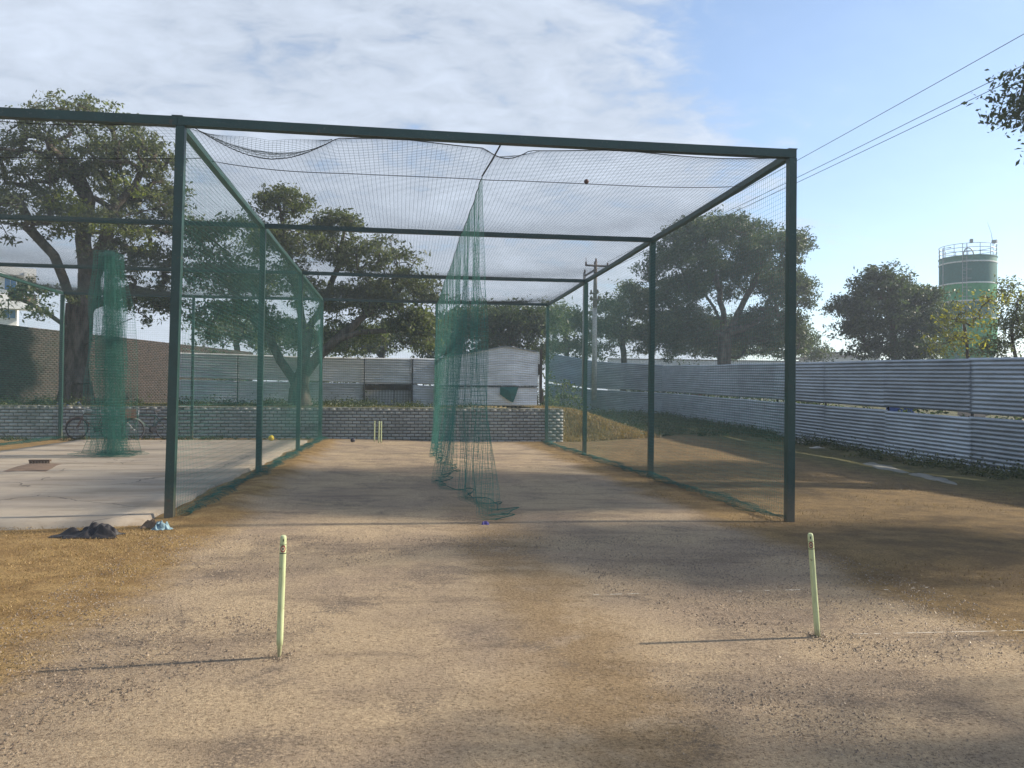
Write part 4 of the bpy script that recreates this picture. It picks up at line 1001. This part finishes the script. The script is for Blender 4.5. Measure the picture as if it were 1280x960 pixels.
def build_far_block():
    Y = 95.0; pale = plain('pale_render', (0.55, 0.55, 0.54), 0.85, var=0.1); brn = plain('brown_tank', (0.25, 0.21, 0.19), 0.8)
    c = at(1062, 450, Y); root = empty('flat_roof_house', (c[0], c[1], 0.4), 'distant pale flat roofed building low behind the fence', 'house'); o = np.array(root.location)
    def qb(nm, x0, x1, y0, y1, d0, d1, m):
        A = at(x0, y1, Y+d0)-o; B = at(x1, y0, Y+d0)-o; mb = MB(); mb.box(((A[0]+B[0])/2, A[1]+(d1-d0)/2, (A[2]+B[2])/2), (B[0]-A[0], d1-d0, B[2]-A[2])); mb.build(nm, m, root)
    qb('wall', 1037, 1100, 446, 495, 0, 8, pale); qb('parapet', 1035, 1101, 444, 446, -0.3, 8.3, brn); qb('roof_room', 1031, 1050, 440, 444, 1, 4, brn); qb('roof_room_wall', 1034, 1037, 444, 495, 0.5, 3, pale)
    qb('water_tank', 1060, 1070, 441.5, 443.9, 1, 2, brn)
    mb = MB(); P = at(1053, 444, Y+1)-o; mb.tube([P, P+np.array([0.1, 0, 1.4])], 0.03, 4); mb.build('rod', brn, root)
    Y = 75.0
    c = at(850, 450, Y); root = empty('long_low_wall', (c[0], c[1], 0.4), 'long pale wall seen through the trees above the fence', 'wall'); o = np.array(root.location)
    A = at(760, 449, Y)-o; B = at(1000, 456, Y)-o; mb = MB(); mb.box(((A[0]+B[0])/2, 0, (A[2]-3)/2), (B[0]-A[0], 0.3, A[2]+3.0)); mb.build('wall', plain('white_strip', (0.7, 0.7, 0.68), 0.8), root)
    mb = MB(); mb.box(((A[0]+B[0])/2, 0, A[2]+0.05), (B[0]-A[0], 0.42, 0.09)); mb.build('coping', brn, root)
build_far_block()
# things seen through the slit of the fence
for (px, Yv, w, hh, c, lab) in ((872, 46, 2.3, 0.55, (0.22, 0.06, 0.055), 'dark red board seen through the fence slit'), (905, 46, 3.2, 0.55, (0.68, 0.66, 0.62), 'white board seen through the fence slit'), (1125, 26, 1.5, 0.5, (0.045, 0.10, 0.34), 'blue sheet seen through the fence slit'), (1215, 22.5, 1.2, 0.42, (0.42, 0.36, 0.33), 'pale brick heap seen through the fence slit')):
    P = at(px, 497 if px < 1000 else 511, Yv); P[0] = max(P[0], 15.5); 
    mb = MB(); mb.box((0, 0, 0.0), (0.08, w, hh), 0, 0.01); mb.box((0, 0, -0.9), (0.06, w*0.9, 1.5)); ob = mb.build('site_board', plain('board_'+lab.split()[0], c, 0.7), None, label=lab, cat='board'); ob.location = tuple(P)

# ================================================================== SMALL THINGS
def crumple(name, label, cat, loc, sx, sy, h, mat, seed, rz=0.0, group=None, lumps=7, n=44, extra=None, fold=1.0):
    g = np.random.default_rng(seed); q = np.linspace(-1, 1, n); X, Y_ = np.meshgrid(q, q)
    # outline: angular wobble
    ang = np.arctan2(Y_, X); R = np.maximum(np.abs(X), np.abs(Y_)); rr = R*(1+0.22*np.sin(ang*3+g.uniform(0, 6))+0.13*np.sin(ang*5+g.uniform(0, 6))+0.07*np.sin(ang*9+g.uniform(0, 6)))
    x = rr*np.cos(ang); y = rr*np.sin(ang); Z = np.zeros_like(X)
    for k in range(lumps):      # overlapping rounded folds meet in creases
        cx, cy = g.uniform(-0.62, 0.62, 2); a = g.uniform(0, 3.14); w, w2 = g.uniform(0.28, 0.6), g.uniform(0.10, 0.24)
        p = (x-cx)*np.cos(a)+(y-cy)*np.sin(a); q2 = -(x-cx)*np.sin(a)+(y-cy)*np.cos(a)+0.12*np.sin(p*5+k)
        Z = np.maximum(Z, g.uniform(0.35, 1.0)*(1-0.45*(cx*cx+cy*cy))*np.exp(-((p/w)**2+(q2/w2)**2)))
    Z = Z/Z.max()*1.1+0.10
    for k in range(4):
        a = g.uniform(0, 6.28); f = g.uniform(6, 14); Z += 0.035*fold*np.sin((x*np.cos(a)+y*np.sin(a))*f+2*np.sin(2*x+3*y))
    Z *= np.clip((1-R)*5, 0, 1)**0.6; Z -= 0.02*(R > 0.98)
    V = np.stack([x*sx/2, y*sy/2, Z*h/1.25+0.004], -1).reshape(-1, 3); i = np.arange(n-1)[:, None]*n+np.arange(n-1)[None, :]; Q = np.stack([i, i+1, i+n+1, i+n], -1).reshape(-1, 4)
    ob = link(name, np_mesh(name, V, Q, True), mat, None, label, cat, group); ob.location = tuple(float(c) for c in loc); ob.rotation_euler = (0, 0, rz)
    return ob
def gpt(px, py):
    P = on_ground(px, py); P[2] = float(height(P[0], P[1])); return P
crumple('dropped_jacket', 'crumpled black cloth dropped on the brown grass', 'cloth', gpt(113, 670), 0.66, 0.34, 0.14, plain('black_cloth', (0.018, 0.016, 0.018), 0.6, bump=0.3), 163, 0.1, lumps=13, n=64)
crumple('blue_cloth', 'pale blue crumpled cloth at the foot of the front left post', 'cloth', gpt(202, 661), 0.18, 0.26, 0.09, plain('pale_blue_cloth', (0.26, 0.38, 0.42), 0.85, c2=(0.08, 0.14, 0.17), scale=22), 62, 0.5, lumps=10)
crumple('brown_sack', 'small brown sack lying against the concrete by the front left post', 'sack', gpt(188, 659), 0.22, 0.2, 0.10, plain('jute', (0.19, 0.13, 0.085), 0.9, bump=0.5), 63)
crumple('purple_cloth', 'small purple blue cloth at the front end of the divider net', 'cloth', gpt(607, 657), 0.11, 0.08, 0.06, plain('purple_cloth', (0.11, 0.09, 0.30), 0.7), 64)
crumple('blue_tarpaulin', 'blue tarpaulin folded on the terrace before the brick wall', 'tarpaulin', (*at(88, 497, 30.2)[:2], 1.02), 1.0, 0.5, 0.22, plain('blue_plastic', (0.03, 0.07, 0.28), 0.45), 65)
crumple('blue_rag', 'bright blue plastic caught on the far fence', 'rag', at(711, 482, 50.0), 1.0, 0.5, 0.3, plain('bright_blue_plastic', (0.12, 0.16, 0.62), 0.5), 66)
crumple('white_litter', 'white plastic litter lying on the grass near the right fence', 'litter', gpt(1000, 551), 0.5, 0.4, 0.12, plain('white_plastic', (0.7, 0.7, 0.68), 0.6), 67)
crumple('white_litter', 'pale bag lying by the wall left of the bicycles', 'litter', gpt(54, 547), 0.5, 0.3, 0.10, plain('pale_plastic', (0.55, 0.56, 0.55), 0.6), 68)
for i, (px, py, w) in enumerate(((1020, 566, 0.5), (1000, 561, 0.7), (940, 552, 0.35))):
    crumple('rubble_piece', ['flat white chip on the grass right of the front right post', 'pale rubble lump at the foot of the right fence', 'small white chip on the grass before the right fence'][i], 'rubble', gpt(px, py), w, w*0.7, 0.07+0.05*(i == 1), plain('rubble_%d' % i, (0.52, 0.50, 0.46), 0.9), 70+i)
def cement_patch(px, py, sx, sy, seed, label):
    P = gpt(px, py); g = np.random.default_rng(seed); n = 36; vs = []; R = []
    for k in range(n):
        q = 2*math.pi*k/n; r = 1+0.25*math.sin(2*q+1)+0.18*math.sin(5*q+seed)+g.uniform(-0.1, 0.1)
        vs.append((sx*r*math.cos(q)/2, sy*r*math.sin(q)/2, -0.02)); R.append((sx*r*math.cos(q)*0.45, sy*r*math.sin(q)*0.45, 0.022))
    mb = MB(); mb.add(vs+R+[(0, 0, 0.03)], [(k, (k+1) % n, n+(k+1) % n, n+k) for k in range(n)]+[(n+k, n+(k+1) % n, 2*n) for k in range(n)])
    ob = mb.build('cement_spill', plain('cement_%d' % seed, (0.20, 0.20, 0.175), 0.9, bump=0.5), None, True, label=label, cat='cement'); ob.location = tuple(P); ob.rotation_euler = (0, 0, 1.25)
cement_patch(1098, 583, 3.2, 0.7, 3, 'grey cement spill on the grass along the right fence')
cement_patch(1165, 598, 2.0, 0.5, 4, 'smaller grey cement spill nearer the viewer by the right fence')

def ball(name, label, P, r, c, seam=None):
    root = empty(name, P, label, 'ball'); mb = MB()
    mb.lathe([(max(r*math.sin(q), 1e-4), -r*math.cos(q)) for q in np.linspace(0, math.pi, 13)], 18, cap=False); mb.build('cover', plain(name+'_cover_%d' % len(bpy.data.materials), c, 0.45), root, True)
    if seam:
        mb = MB(); mb.tube([((r+0.001)*math.cos(q), (r+0.001)*math.sin(q)*0.8, (r+0.001)*math.sin(q)*0.6) for q in np.linspace(0, 2*math.pi, 25)[:-1]], 0.003, 4, closed=True); mb.build('seam', plain(name+'_seam_%d' % len(bpy.data.materials), seam, 0.7), root)
P = at(733, 232, 11.75); z = roofS(np.array([P[0]-XL]), np.array([P[1]-YS[0]-0.02]))[0][2]
ball('cricket_ball', 'dark red ball caught in the roof net', (P[0], P[1], z+0.03), 0.036, (0.10, 0.025, 0.02), (0.25, 0.2, 0.15))
q = gpt(441, 553); ball('cricket_ball', 'small dark ball on the earth left of the far stumps', (q[0], q[1], q[2]+0.07), 0.075, (0.03, 0.03, 0.045), (0.2, 0.2, 0.2))
q = gpt(341, 552); ball('plastic_ball', 'bright yellow ball on the concrete near the low wall', (-4.0, 26.0, 0.055+0.09), 0.09, (0.70, 0.52, 0.03), (0.3, 0.22, 0.02))

# toothed block lying on the concrete, with spilled soil
P = at(50, 578, 17.6); root = empty('stump_base', (P[0], P[1], 0.058), 'low dark toothed wooden block lying on the concrete pitch', 'block')
mb = MB(); mb.box((0, 0, 0.06), (0.40, 0.10, 0.035)); mb.build('rail', M['brown_wood'], root, bevel=0.006)
for k in range(7):
    mb = MB(); mb.box((-0.174+k*0.058, -0.02, 0.0205), (0.028, 0.06, 0.041)); mb.build('tooth', M['brown_wood'], root)
def flat_patch(name, label, pts, z, mat, cat):
    c = np.mean(pts, 0); n = len(pts); mb = MB(); mb.add([(p[0]-c[0], p[1]-c[1], -0.004) for p in pts]+[((p[0]-c[0])*0.8, (p[1]-c[1])*0.8, 0.012) for p in pts]+[(0, 0, 0.03)], [(k, (k+1) % n, n+(k+1) % n, n+k) for k in range(n)]+[(n+k, n+(k+1) % n, 2*n) for k in range(n)])
    ob = mb.build(name, mat, None, True, label=label, cat=cat); ob.location = (c[0], c[1], z)
pp = []
for (px, py) in ((2, 589), (20, 583), (35, 579.5), (50, 579), (66, 579), (80, 579.5), (72, 582), (66, 586), (58, 590), (40, 589.5), (22, 589), (8, 590)):
    d = ray(px, py); t = (0.057-CZ)/d[2]; pp.append(CAM+d*t)
flat_patch('soil_patch', 'brown spilled soil beside the toothed block on the concrete', pp, 0.058, plain('damp_soil', (0.20, 0.135, 0.09), 0.95, bump=0.6), 'soil')

# chalk creases, worn thin
def chalk(name, label, A, B, w, seed, cover=0.5):
    t = NT('worn_chalk_%d' % seed); t.color((0.50, 0.45, 0.37)); t.set(0.9, 0, 0.1)
    A, B = np.array(A), np.array(B); g = np.random.default_rng(seed); L = np.linalg.norm(B-A); d = (B-A)/L; s = np.array([-d[1], d[0]]); mb = MB(); c = (A+B)/2; p = 0.0
    n = int(L/0.012); vs = []; on = 1.0
    for k in range(n+1):
        if k % 4 == 0: on = 1.0 if g.random() < cover else 0.04
        P = A+d*L*k/n; ww = w*g.uniform(0.2, 0.7)*on; off = g.uniform(-0.12, 0.12)*w
        for q in (-1, 1):
            X = P+s*(q*ww+off); vs.append((X[0]-c[0], X[1]-c[1], float(gz(X[0]))+0.020-float(gz(c[0]))))
    mb.add(vs, [(2*k, 2*k+2, 2*k+3, 2*k+1) for k in range(n)])
    ob = mb.build(name, t.m, None, label=label, cat='marking'); ob.location = (c[0], c[1], float(gz(c[0])))
def g2(px, py): P = on_ground(px, py); return (P[0], P[1])
chalk('crease_line', 'faint white chalk crease running right from the leaning stump', g2(1028, 797), g2(1300, 791), 0.011, 5, 0.55)
chalk('crease_line', 'short chalk dash on the right lane left of the leaning stump', g2(915, 742), g2(1000, 740), 0.016, 6, 0.5)
chalk('crease_line', 'faint chalk trace across the right lane near the middle', g2(690, 748), g2(830, 744), 0.014, 7, 0.3)
chalk('crease_line', 'short chalk trace right of the leaning stump', g2(1105, 740), g2(1160, 737), 0.014, 8, 0.35)

# bicycles leaning by the low wall
def bicycle(loc, rz, label, col, basket, lean=0.12):
    root = empty('bicycle', loc, label, 'bicycle', 'bicycles by the low wall', rz); root.rotation_euler = (lean, 0, rz)
    fr = plain('bike_frame_%d' % len(bpy.data.materials), col, 0.4); R = 0.33
    for x in (-0.53, 0.53):
        mb = MB(); mb.tube([(x+R*math.cos(q), 0, 0.355+R*math.sin(q)) for q in np.linspace(0, 6.283, 33)[:-1]], 0.024, 7, closed=True); w = mb.build('wheel', M['dark_metal'], root, True)
        mb = MB()
        for k in range(14): q = k*2*math.pi/14; mb.tube([(x, 0, 0.355), (x+R*math.cos(q), 0, 0.355+R*math.sin(q))], 0.003, 3)
        mb.tube([(x, -0.05, 0.355), (x, 0.05, 0.355)], 0.03, 8); mb.build('spokes', plain('spoke_%d' % len(bpy.data.materials), (0.35, 0.35, 0.35), 0.4, 0.7), w)
        mb = MB(); mb.tube([(x+(R+0.035)*math.cos(q), 0, 0.355+(R+0.035)*math.sin(q)) for q in np.linspace(0.3, 2.9, 14)], 0.02, 5); mb.build('mudguard', fr, root)
    mb = MB()
    bb, st, hd, hd2 = (-0.08, 0, 0.33), (-0.22, 0, 0.80), (0.36, 0, 0.83), (0.40, 0, 0.70)
    for A, B in ((bb, st), (st, hd), (bb, hd2), (hd, hd2)): mb.tube([A, B], 0.016, 7)
    for s in (-0.05, 0.05):
        mb.tube([(-0.53, s, 0.355), bb], 0.01, 6); mb.tube([(-0.53, s, 0.355), st], 0.009, 6); mb.tube([hd2, (0.46, s, 0.55), (0.53, s, 0.355)], 0.012, 6)
    mb.build('frame', fr, root, True)
    mb = MB(); mb.tube([st, (-0.25, 0, 0.92)], 0.013, 6); mb.lathe([(0.02, 0), (0.09, 0.02), (0.10, 0.05), (0.07, 0.07)], 12, (-0.28, 0, 0.92)); mb.build('saddle', plain('saddle_%d' % len(bpy.data.materials), (0.30, 0.28, 0.26), 0.6), root)
    mb = MB(); mb.tube([hd, (0.34, 0, 0.98)], 0.014, 6); mb.tube([(0.22, -0.28, 1.0), (0.36, -0.2, 1.0), (0.36, 0.2, 1.0), (0.22, 0.28, 1.0)], 0.012, 6); mb.build('handlebar', plain('chrome_%d' % len(bpy.data.materials), (0.55, 0.55, 0.55), 0.3, 0.8), root)
    mb = MB(); mb.tube([(-0.08, -0.07, 0.33), (-0.08, 0.07, 0.33)], 0.09, 14); mb.tube([(-0.08, 0.07, 0.33), (-0.02, 0.09, 0.18)], 0.012, 5); mb.tube([(-0.08, -0.07, 0.33), (-0.14, -0.09, 0.48)], 0.012, 5); mb.build('crank', M['dark_metal'], root)
    if basket:
        bk = plain('basket', (0.13, 0.075, 0.05), 0.9); mb = MB()
        for k in range(7):
            z = 0.72+k*0.045; mb.tube([(0.52, -0.18, z), (0.86, -0.18, z), (0.86, 0.18, z), (0.52, 0.18, z)], 0.012, 4, closed=True)
        for k in range(6): y = -0.18+k*0.072; mb.tube([(0.86, y, 0.72), (0.86, y, 1.0)], 0.01, 4); mb.tube([(0.52, y, 0.72), (0.52, y, 1.0)], 0.01, 4)
        for k in range(6): x = 0.52+k*0.068; mb.tube([(x, -0.18, 0.72), (x, -0.18, 1.0)], 0.01, 4); mb.tube([(x, 0.18, 0.72), (x, 0.18, 1.0)], 0.01, 4)
        mb.box((0.69, 0, 0.72), (0.34, 0.36, 0.02)); mb.build('basket', bk, root)
P = at(117, 550, 27.7); bicycle((P[0], P[1], 0.0), math.pi, 'dark bicycle with brown mudguards left of the gathered net', (0.13, 0.075, 0.045), False)
P = at(184, 549, 27.5); bicycle((P[0]+0.1, P[1], 0.0), math.pi+0.75, 'dark green bicycle with basket right of the gathered net', (0.03, 0.09, 0.075), True)

# ================================================================== GROUND COVER
def scatter(name, label, cat, pts, hgt, mat, seed, width=0.006, lean=0.6, blades=1, tri=True, spread=0.02):
    g = np.random.default_rng(seed); P = np.repeat(pts, blades, axis=0); n = len(P); P = P+np.concatenate([g.normal(0, spread, (n, 2)), np.zeros((n, 1))], 1)
    a = g.uniform(0, 6.283, n); hh = hgt*g.uniform(0.4, 1.3, n); ln = lean*hh*g.uniform(0.2, 1.4, n)
    s = np.stack([-np.sin(a), np.cos(a), 0*a], -1)*(width*g.uniform(0.6, 1.4, n))[:, None]; d = np.stack([np.cos(a)*ln, np.sin(a)*ln, hh], -1)
    V = np.stack([P-s, P+s, P+d*0.6+s*0.6+np.array([0, 0, 0.1])*hh[:, None], P+d], 1).reshape(-1, 3)
    me = np_mesh(name, V, np.arange(n*4).reshape(-1, 4)); t = me.attributes.new('tint', 'FLOAT', 'FACE'); t.data.foreach_set('value', g.uniform(0, 1, n).astype(np.float32))
    link(name, me, mat, None, label, cat, kind='stuff')
def area(x0, x1, y0, y1, n, seed, keep=None, power=1.0):
    g = np.random.default_rng(seed); x = g.uniform(x0, x1, n); y = y0+(y1-y0)*g.uniform(0, 1, n)**power
    if keep is not None: m = g.random(n) < keep(x, y); x, y = x[m], y[m]
    return np.stack([x, y, height(x, y)], -1)
nz = wave(8, 0.5, 0.5, 2.5, 91); nz2 = wave(8, 0.5, 1.5, 6, 92)
pn = lambda x, y: np.clip(0.5+0.45*nz(x, y)+0.35*nz2(x, y), 0, 1)
scatter('dry_grass', 'short golden dead grass left of the pitch', 'grass', np.concatenate([area(-7.5, -1.95, 3.6, 9.6, 80000, 1, lambda x, y: pn(x, y)*smooth(-1.75, -2.35, x+0.15*nz2(x, y)), 1.3), area(-2.75, -1.8, 9.6, 27, 9000, 2, lambda x, y: pn(x, y)*smooth(-1.7, -2.2, x))]), 0.016, M['straw'], 3, 0.0026, 1.3)
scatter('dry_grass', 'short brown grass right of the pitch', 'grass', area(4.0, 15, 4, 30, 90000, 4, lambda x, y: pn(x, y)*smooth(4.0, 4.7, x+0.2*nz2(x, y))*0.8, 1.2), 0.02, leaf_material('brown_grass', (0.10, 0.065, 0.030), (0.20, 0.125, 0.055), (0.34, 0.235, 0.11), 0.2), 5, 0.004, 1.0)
scatter('dry_grass', 'straw coloured grass on the bank at the wall end', 'grass', area(5.9, 10.0, 28.9, 36, 26000, 6, lambda x, y: smooth(10.0, 8.6, x)), 0.12, M['straw'], 7, 0.012, 0.7)
scatter('terrace_grass', 'rough grass along the top of the terrace', 'grass', area(-14.5, 5.9, 28.95, 36, 60000, 8, lambda x, y: 0.35+0.65*pn(x, y)), 0.09, leaf_material('rough_grass', (0.045, 0.055, 0.018), (0.14, 0.125, 0.045), (0.32, 0.27, 0.10), 0.25), 9, 0.013, 0.6)
scatter('strip_grass', 'thin dead tufts between the two lanes', 'grass', area(0.5, 1.7, 3.4, 12, 6000, 10, lambda x, y: pn(x, y)*np.exp(-((x-1.05)/0.35)**2)), 0.015, M['straw'], 11, 0.003, 1.2)
# crumbs of earth
def crumbs():
    g = np.random.default_rng(77); P = np.concatenate([area(-2.6, 4.6, 3.2, 9.0, 95000, 12, lambda x, y: 0.25+0.75*pn(x*1.7, y*1.7), 1.6), area(-2.2, 4.4, 8.5, 16, 9000, 13)]+[np.stack([c[0]+g.normal(0, 0.05, 260), c[1]+g.normal(0, 0.05, 260), np.full(260, c[2])+np.abs(g.normal(0, 0.004, 260))], -1) for c in (sL, sR)])
    n = len(P); r = 0.0026+0.0095*g.random(n)**3.2
    base = np.array([[0.9, 0, -0.2], [-0.5, 0.8, -0.2], [-0.45, -0.85, -0.2], [0, 0.1, 0.85]])
    q = g.uniform(0, 6.283, n); c, s = np.cos(q), np.sin(q); V = np.zeros((n, 4, 3))
    for k in range(4):
        b = base[k]*g.uniform(0.6, 1.3, (n, 3)); V[:, k, 0] = P[:, 0]+r*(c*b[:, 0]-s*b[:, 1]); V[:, k, 1] = P[:, 1]+r*(s*b[:, 0]+c*b[:, 1]); V[:, k, 2] = P[:, 2]+r*b[:, 2]+0.001
    i = np.arange(n)*4; Q = np.concatenate([np.stack([i, i+1, i+3], -1), np.stack([i+1, i+2, i+3], -1), np.stack([i+2, i, i+3], -1)])
    me = np_mesh('earth_crumbs', V.reshape(-1, 3), Q); t = me.attributes.new('tint', 'FLOAT', 'FACE'); t.data.foreach_set('value', np.tile(g.random(n)**1.3, 3).astype(np.float32))
    link('earth_crumbs', me, M['clod'], None, 'loose crumbs of dry earth on the pitch', 'soil', kind='stuff')
crumbs()
# leafy weeds in clumps
def weeds(name, label, cen, per, size, leaf, mat, seed):
    g = np.random.default_rng(seed); N_ = len(cen)*per; c = np.repeat(cen, per, axis=0); sc = np.repeat(g.uniform(0.5, 1.4, len(cen)), per)[:, None]
    p = c+g.normal(size=(N_, 3))*np.array([1, 1, 0])*size*0.55*sc; p[:, 2] = c[:, 2]+np.abs(g.normal(0, 1, N_))*size*0.55*sc[:, 0]
    nrm = g.normal(size=(N_, 3))+np.array([0, 0, 0.7]); nrm /= np.linalg.norm(nrm, axis=1, keepdims=True); t = np.cross(nrm, g.normal(size=(N_, 3))); t /= np.linalg.norm(t, axis=1, keepdims=True); s = np.cross(nrm, t)
    ln = leaf*g.uniform(0.5, 1.4, (N_, 1)); V = np.stack([p-t*ln*0.5, p+s*ln*0.25, p+t*ln*0.5, p-s*ln*0.25], 1).reshape(-1, 3)
    me = np_mesh(name, V, np.arange(N_*4).reshape(-1, 4)); a = me.attributes.new('tint', 'FLOAT', 'FACE'); a.data.foreach_set('value', g.uniform(0, 1, N_).astype(np.float32)); link(name, me, mat, None, label, 'weeds', kind='stuff')
weeds('fence_weeds', 'green weeds growing along the foot of the right fence', np.concatenate([area(13.3, 15.0, 6, 47, 620, 14, lambda x, y: smooth(13.2, 14.6, x+0.4*nz(x, y))), area(9.0, 15, 29.5, 48, 520, 15, lambda x, y: 0.8)]), 70, 0.22, 0.07, M['weed'], 16)
weeds('terrace_weeds', 'dark low weeds along the terrace and fence foot', np.concatenate([area(-14, 5.5, 29.4, 35.5, 150, 17, lambda x, y: pn(x, y)), area(-9, 1.5, 33.5, 35.6, 90, 18), area(-14.2, -10, 29.2, 33, 60, 20)]), 80, 0.26, 0.08, M['weed'], 19)
weeds('wall_foot_weeds', 'small weeds at the foot of the low wall on the left', area(-13.5, -3, 26.7, 28.5, 160, 22, lambda x, y: pn(x, y)), 40, 0.10, 0.05, M['weed'], 23)

def hedge(name, label, x0, x1, y0, y1, n, h, seed):
    g = np.random.default_rng(seed); x = g.uniform(x0, x1, n); y = g.uniform(y0, y1, n); z = height(np.minimum(x, 14.5), y); z = z+g.uniform(0, 1, n)*h*(0.55+0.45*np.sin(y*0.9+x))
    weeds(name, label, np.stack([x, y, z], -1), 42, 0.42, 0.16, M['leaf_b'], seed+1)
hedge('wayside_scrub', 'dark scrub behind the right fence, seen through its slit', 16.2, 18.0, 16, 60, 520, 2.1, 301)
hedge('terrace_scrub', 'dark scrub behind the terrace fence and shed', -9, 9, 38.6, 41.5, 420, 2.3, 303)

# ================================================================== HAZE
def build_haze():
    t = bpy.data.materials.new('thin_haze'); t.use_nodes = True; nt = t.node_tree; nt.nodes.clear()
    o = node(nt, 'ShaderNodeOutputMaterial'); v = node(nt, 'ShaderNodeVolumePrincipled'); v.inputs['Color'].default_value = (0.78, 0.88, 1.0, 1); v.inputs['Density'].default_value = HAZE; v.inputs['Anisotropy'].default_value = 0.25
    nt.links.new(v.outputs[0], o.inputs['Volume'])
    mb = MB(); mb.box((0, 0, 9.5), (2000, 2200, 24)); mb.build('haze', t, None, label='thin pale haze in the air', cat='haze', kind='stuff')
if HAZE > 0: build_haze()
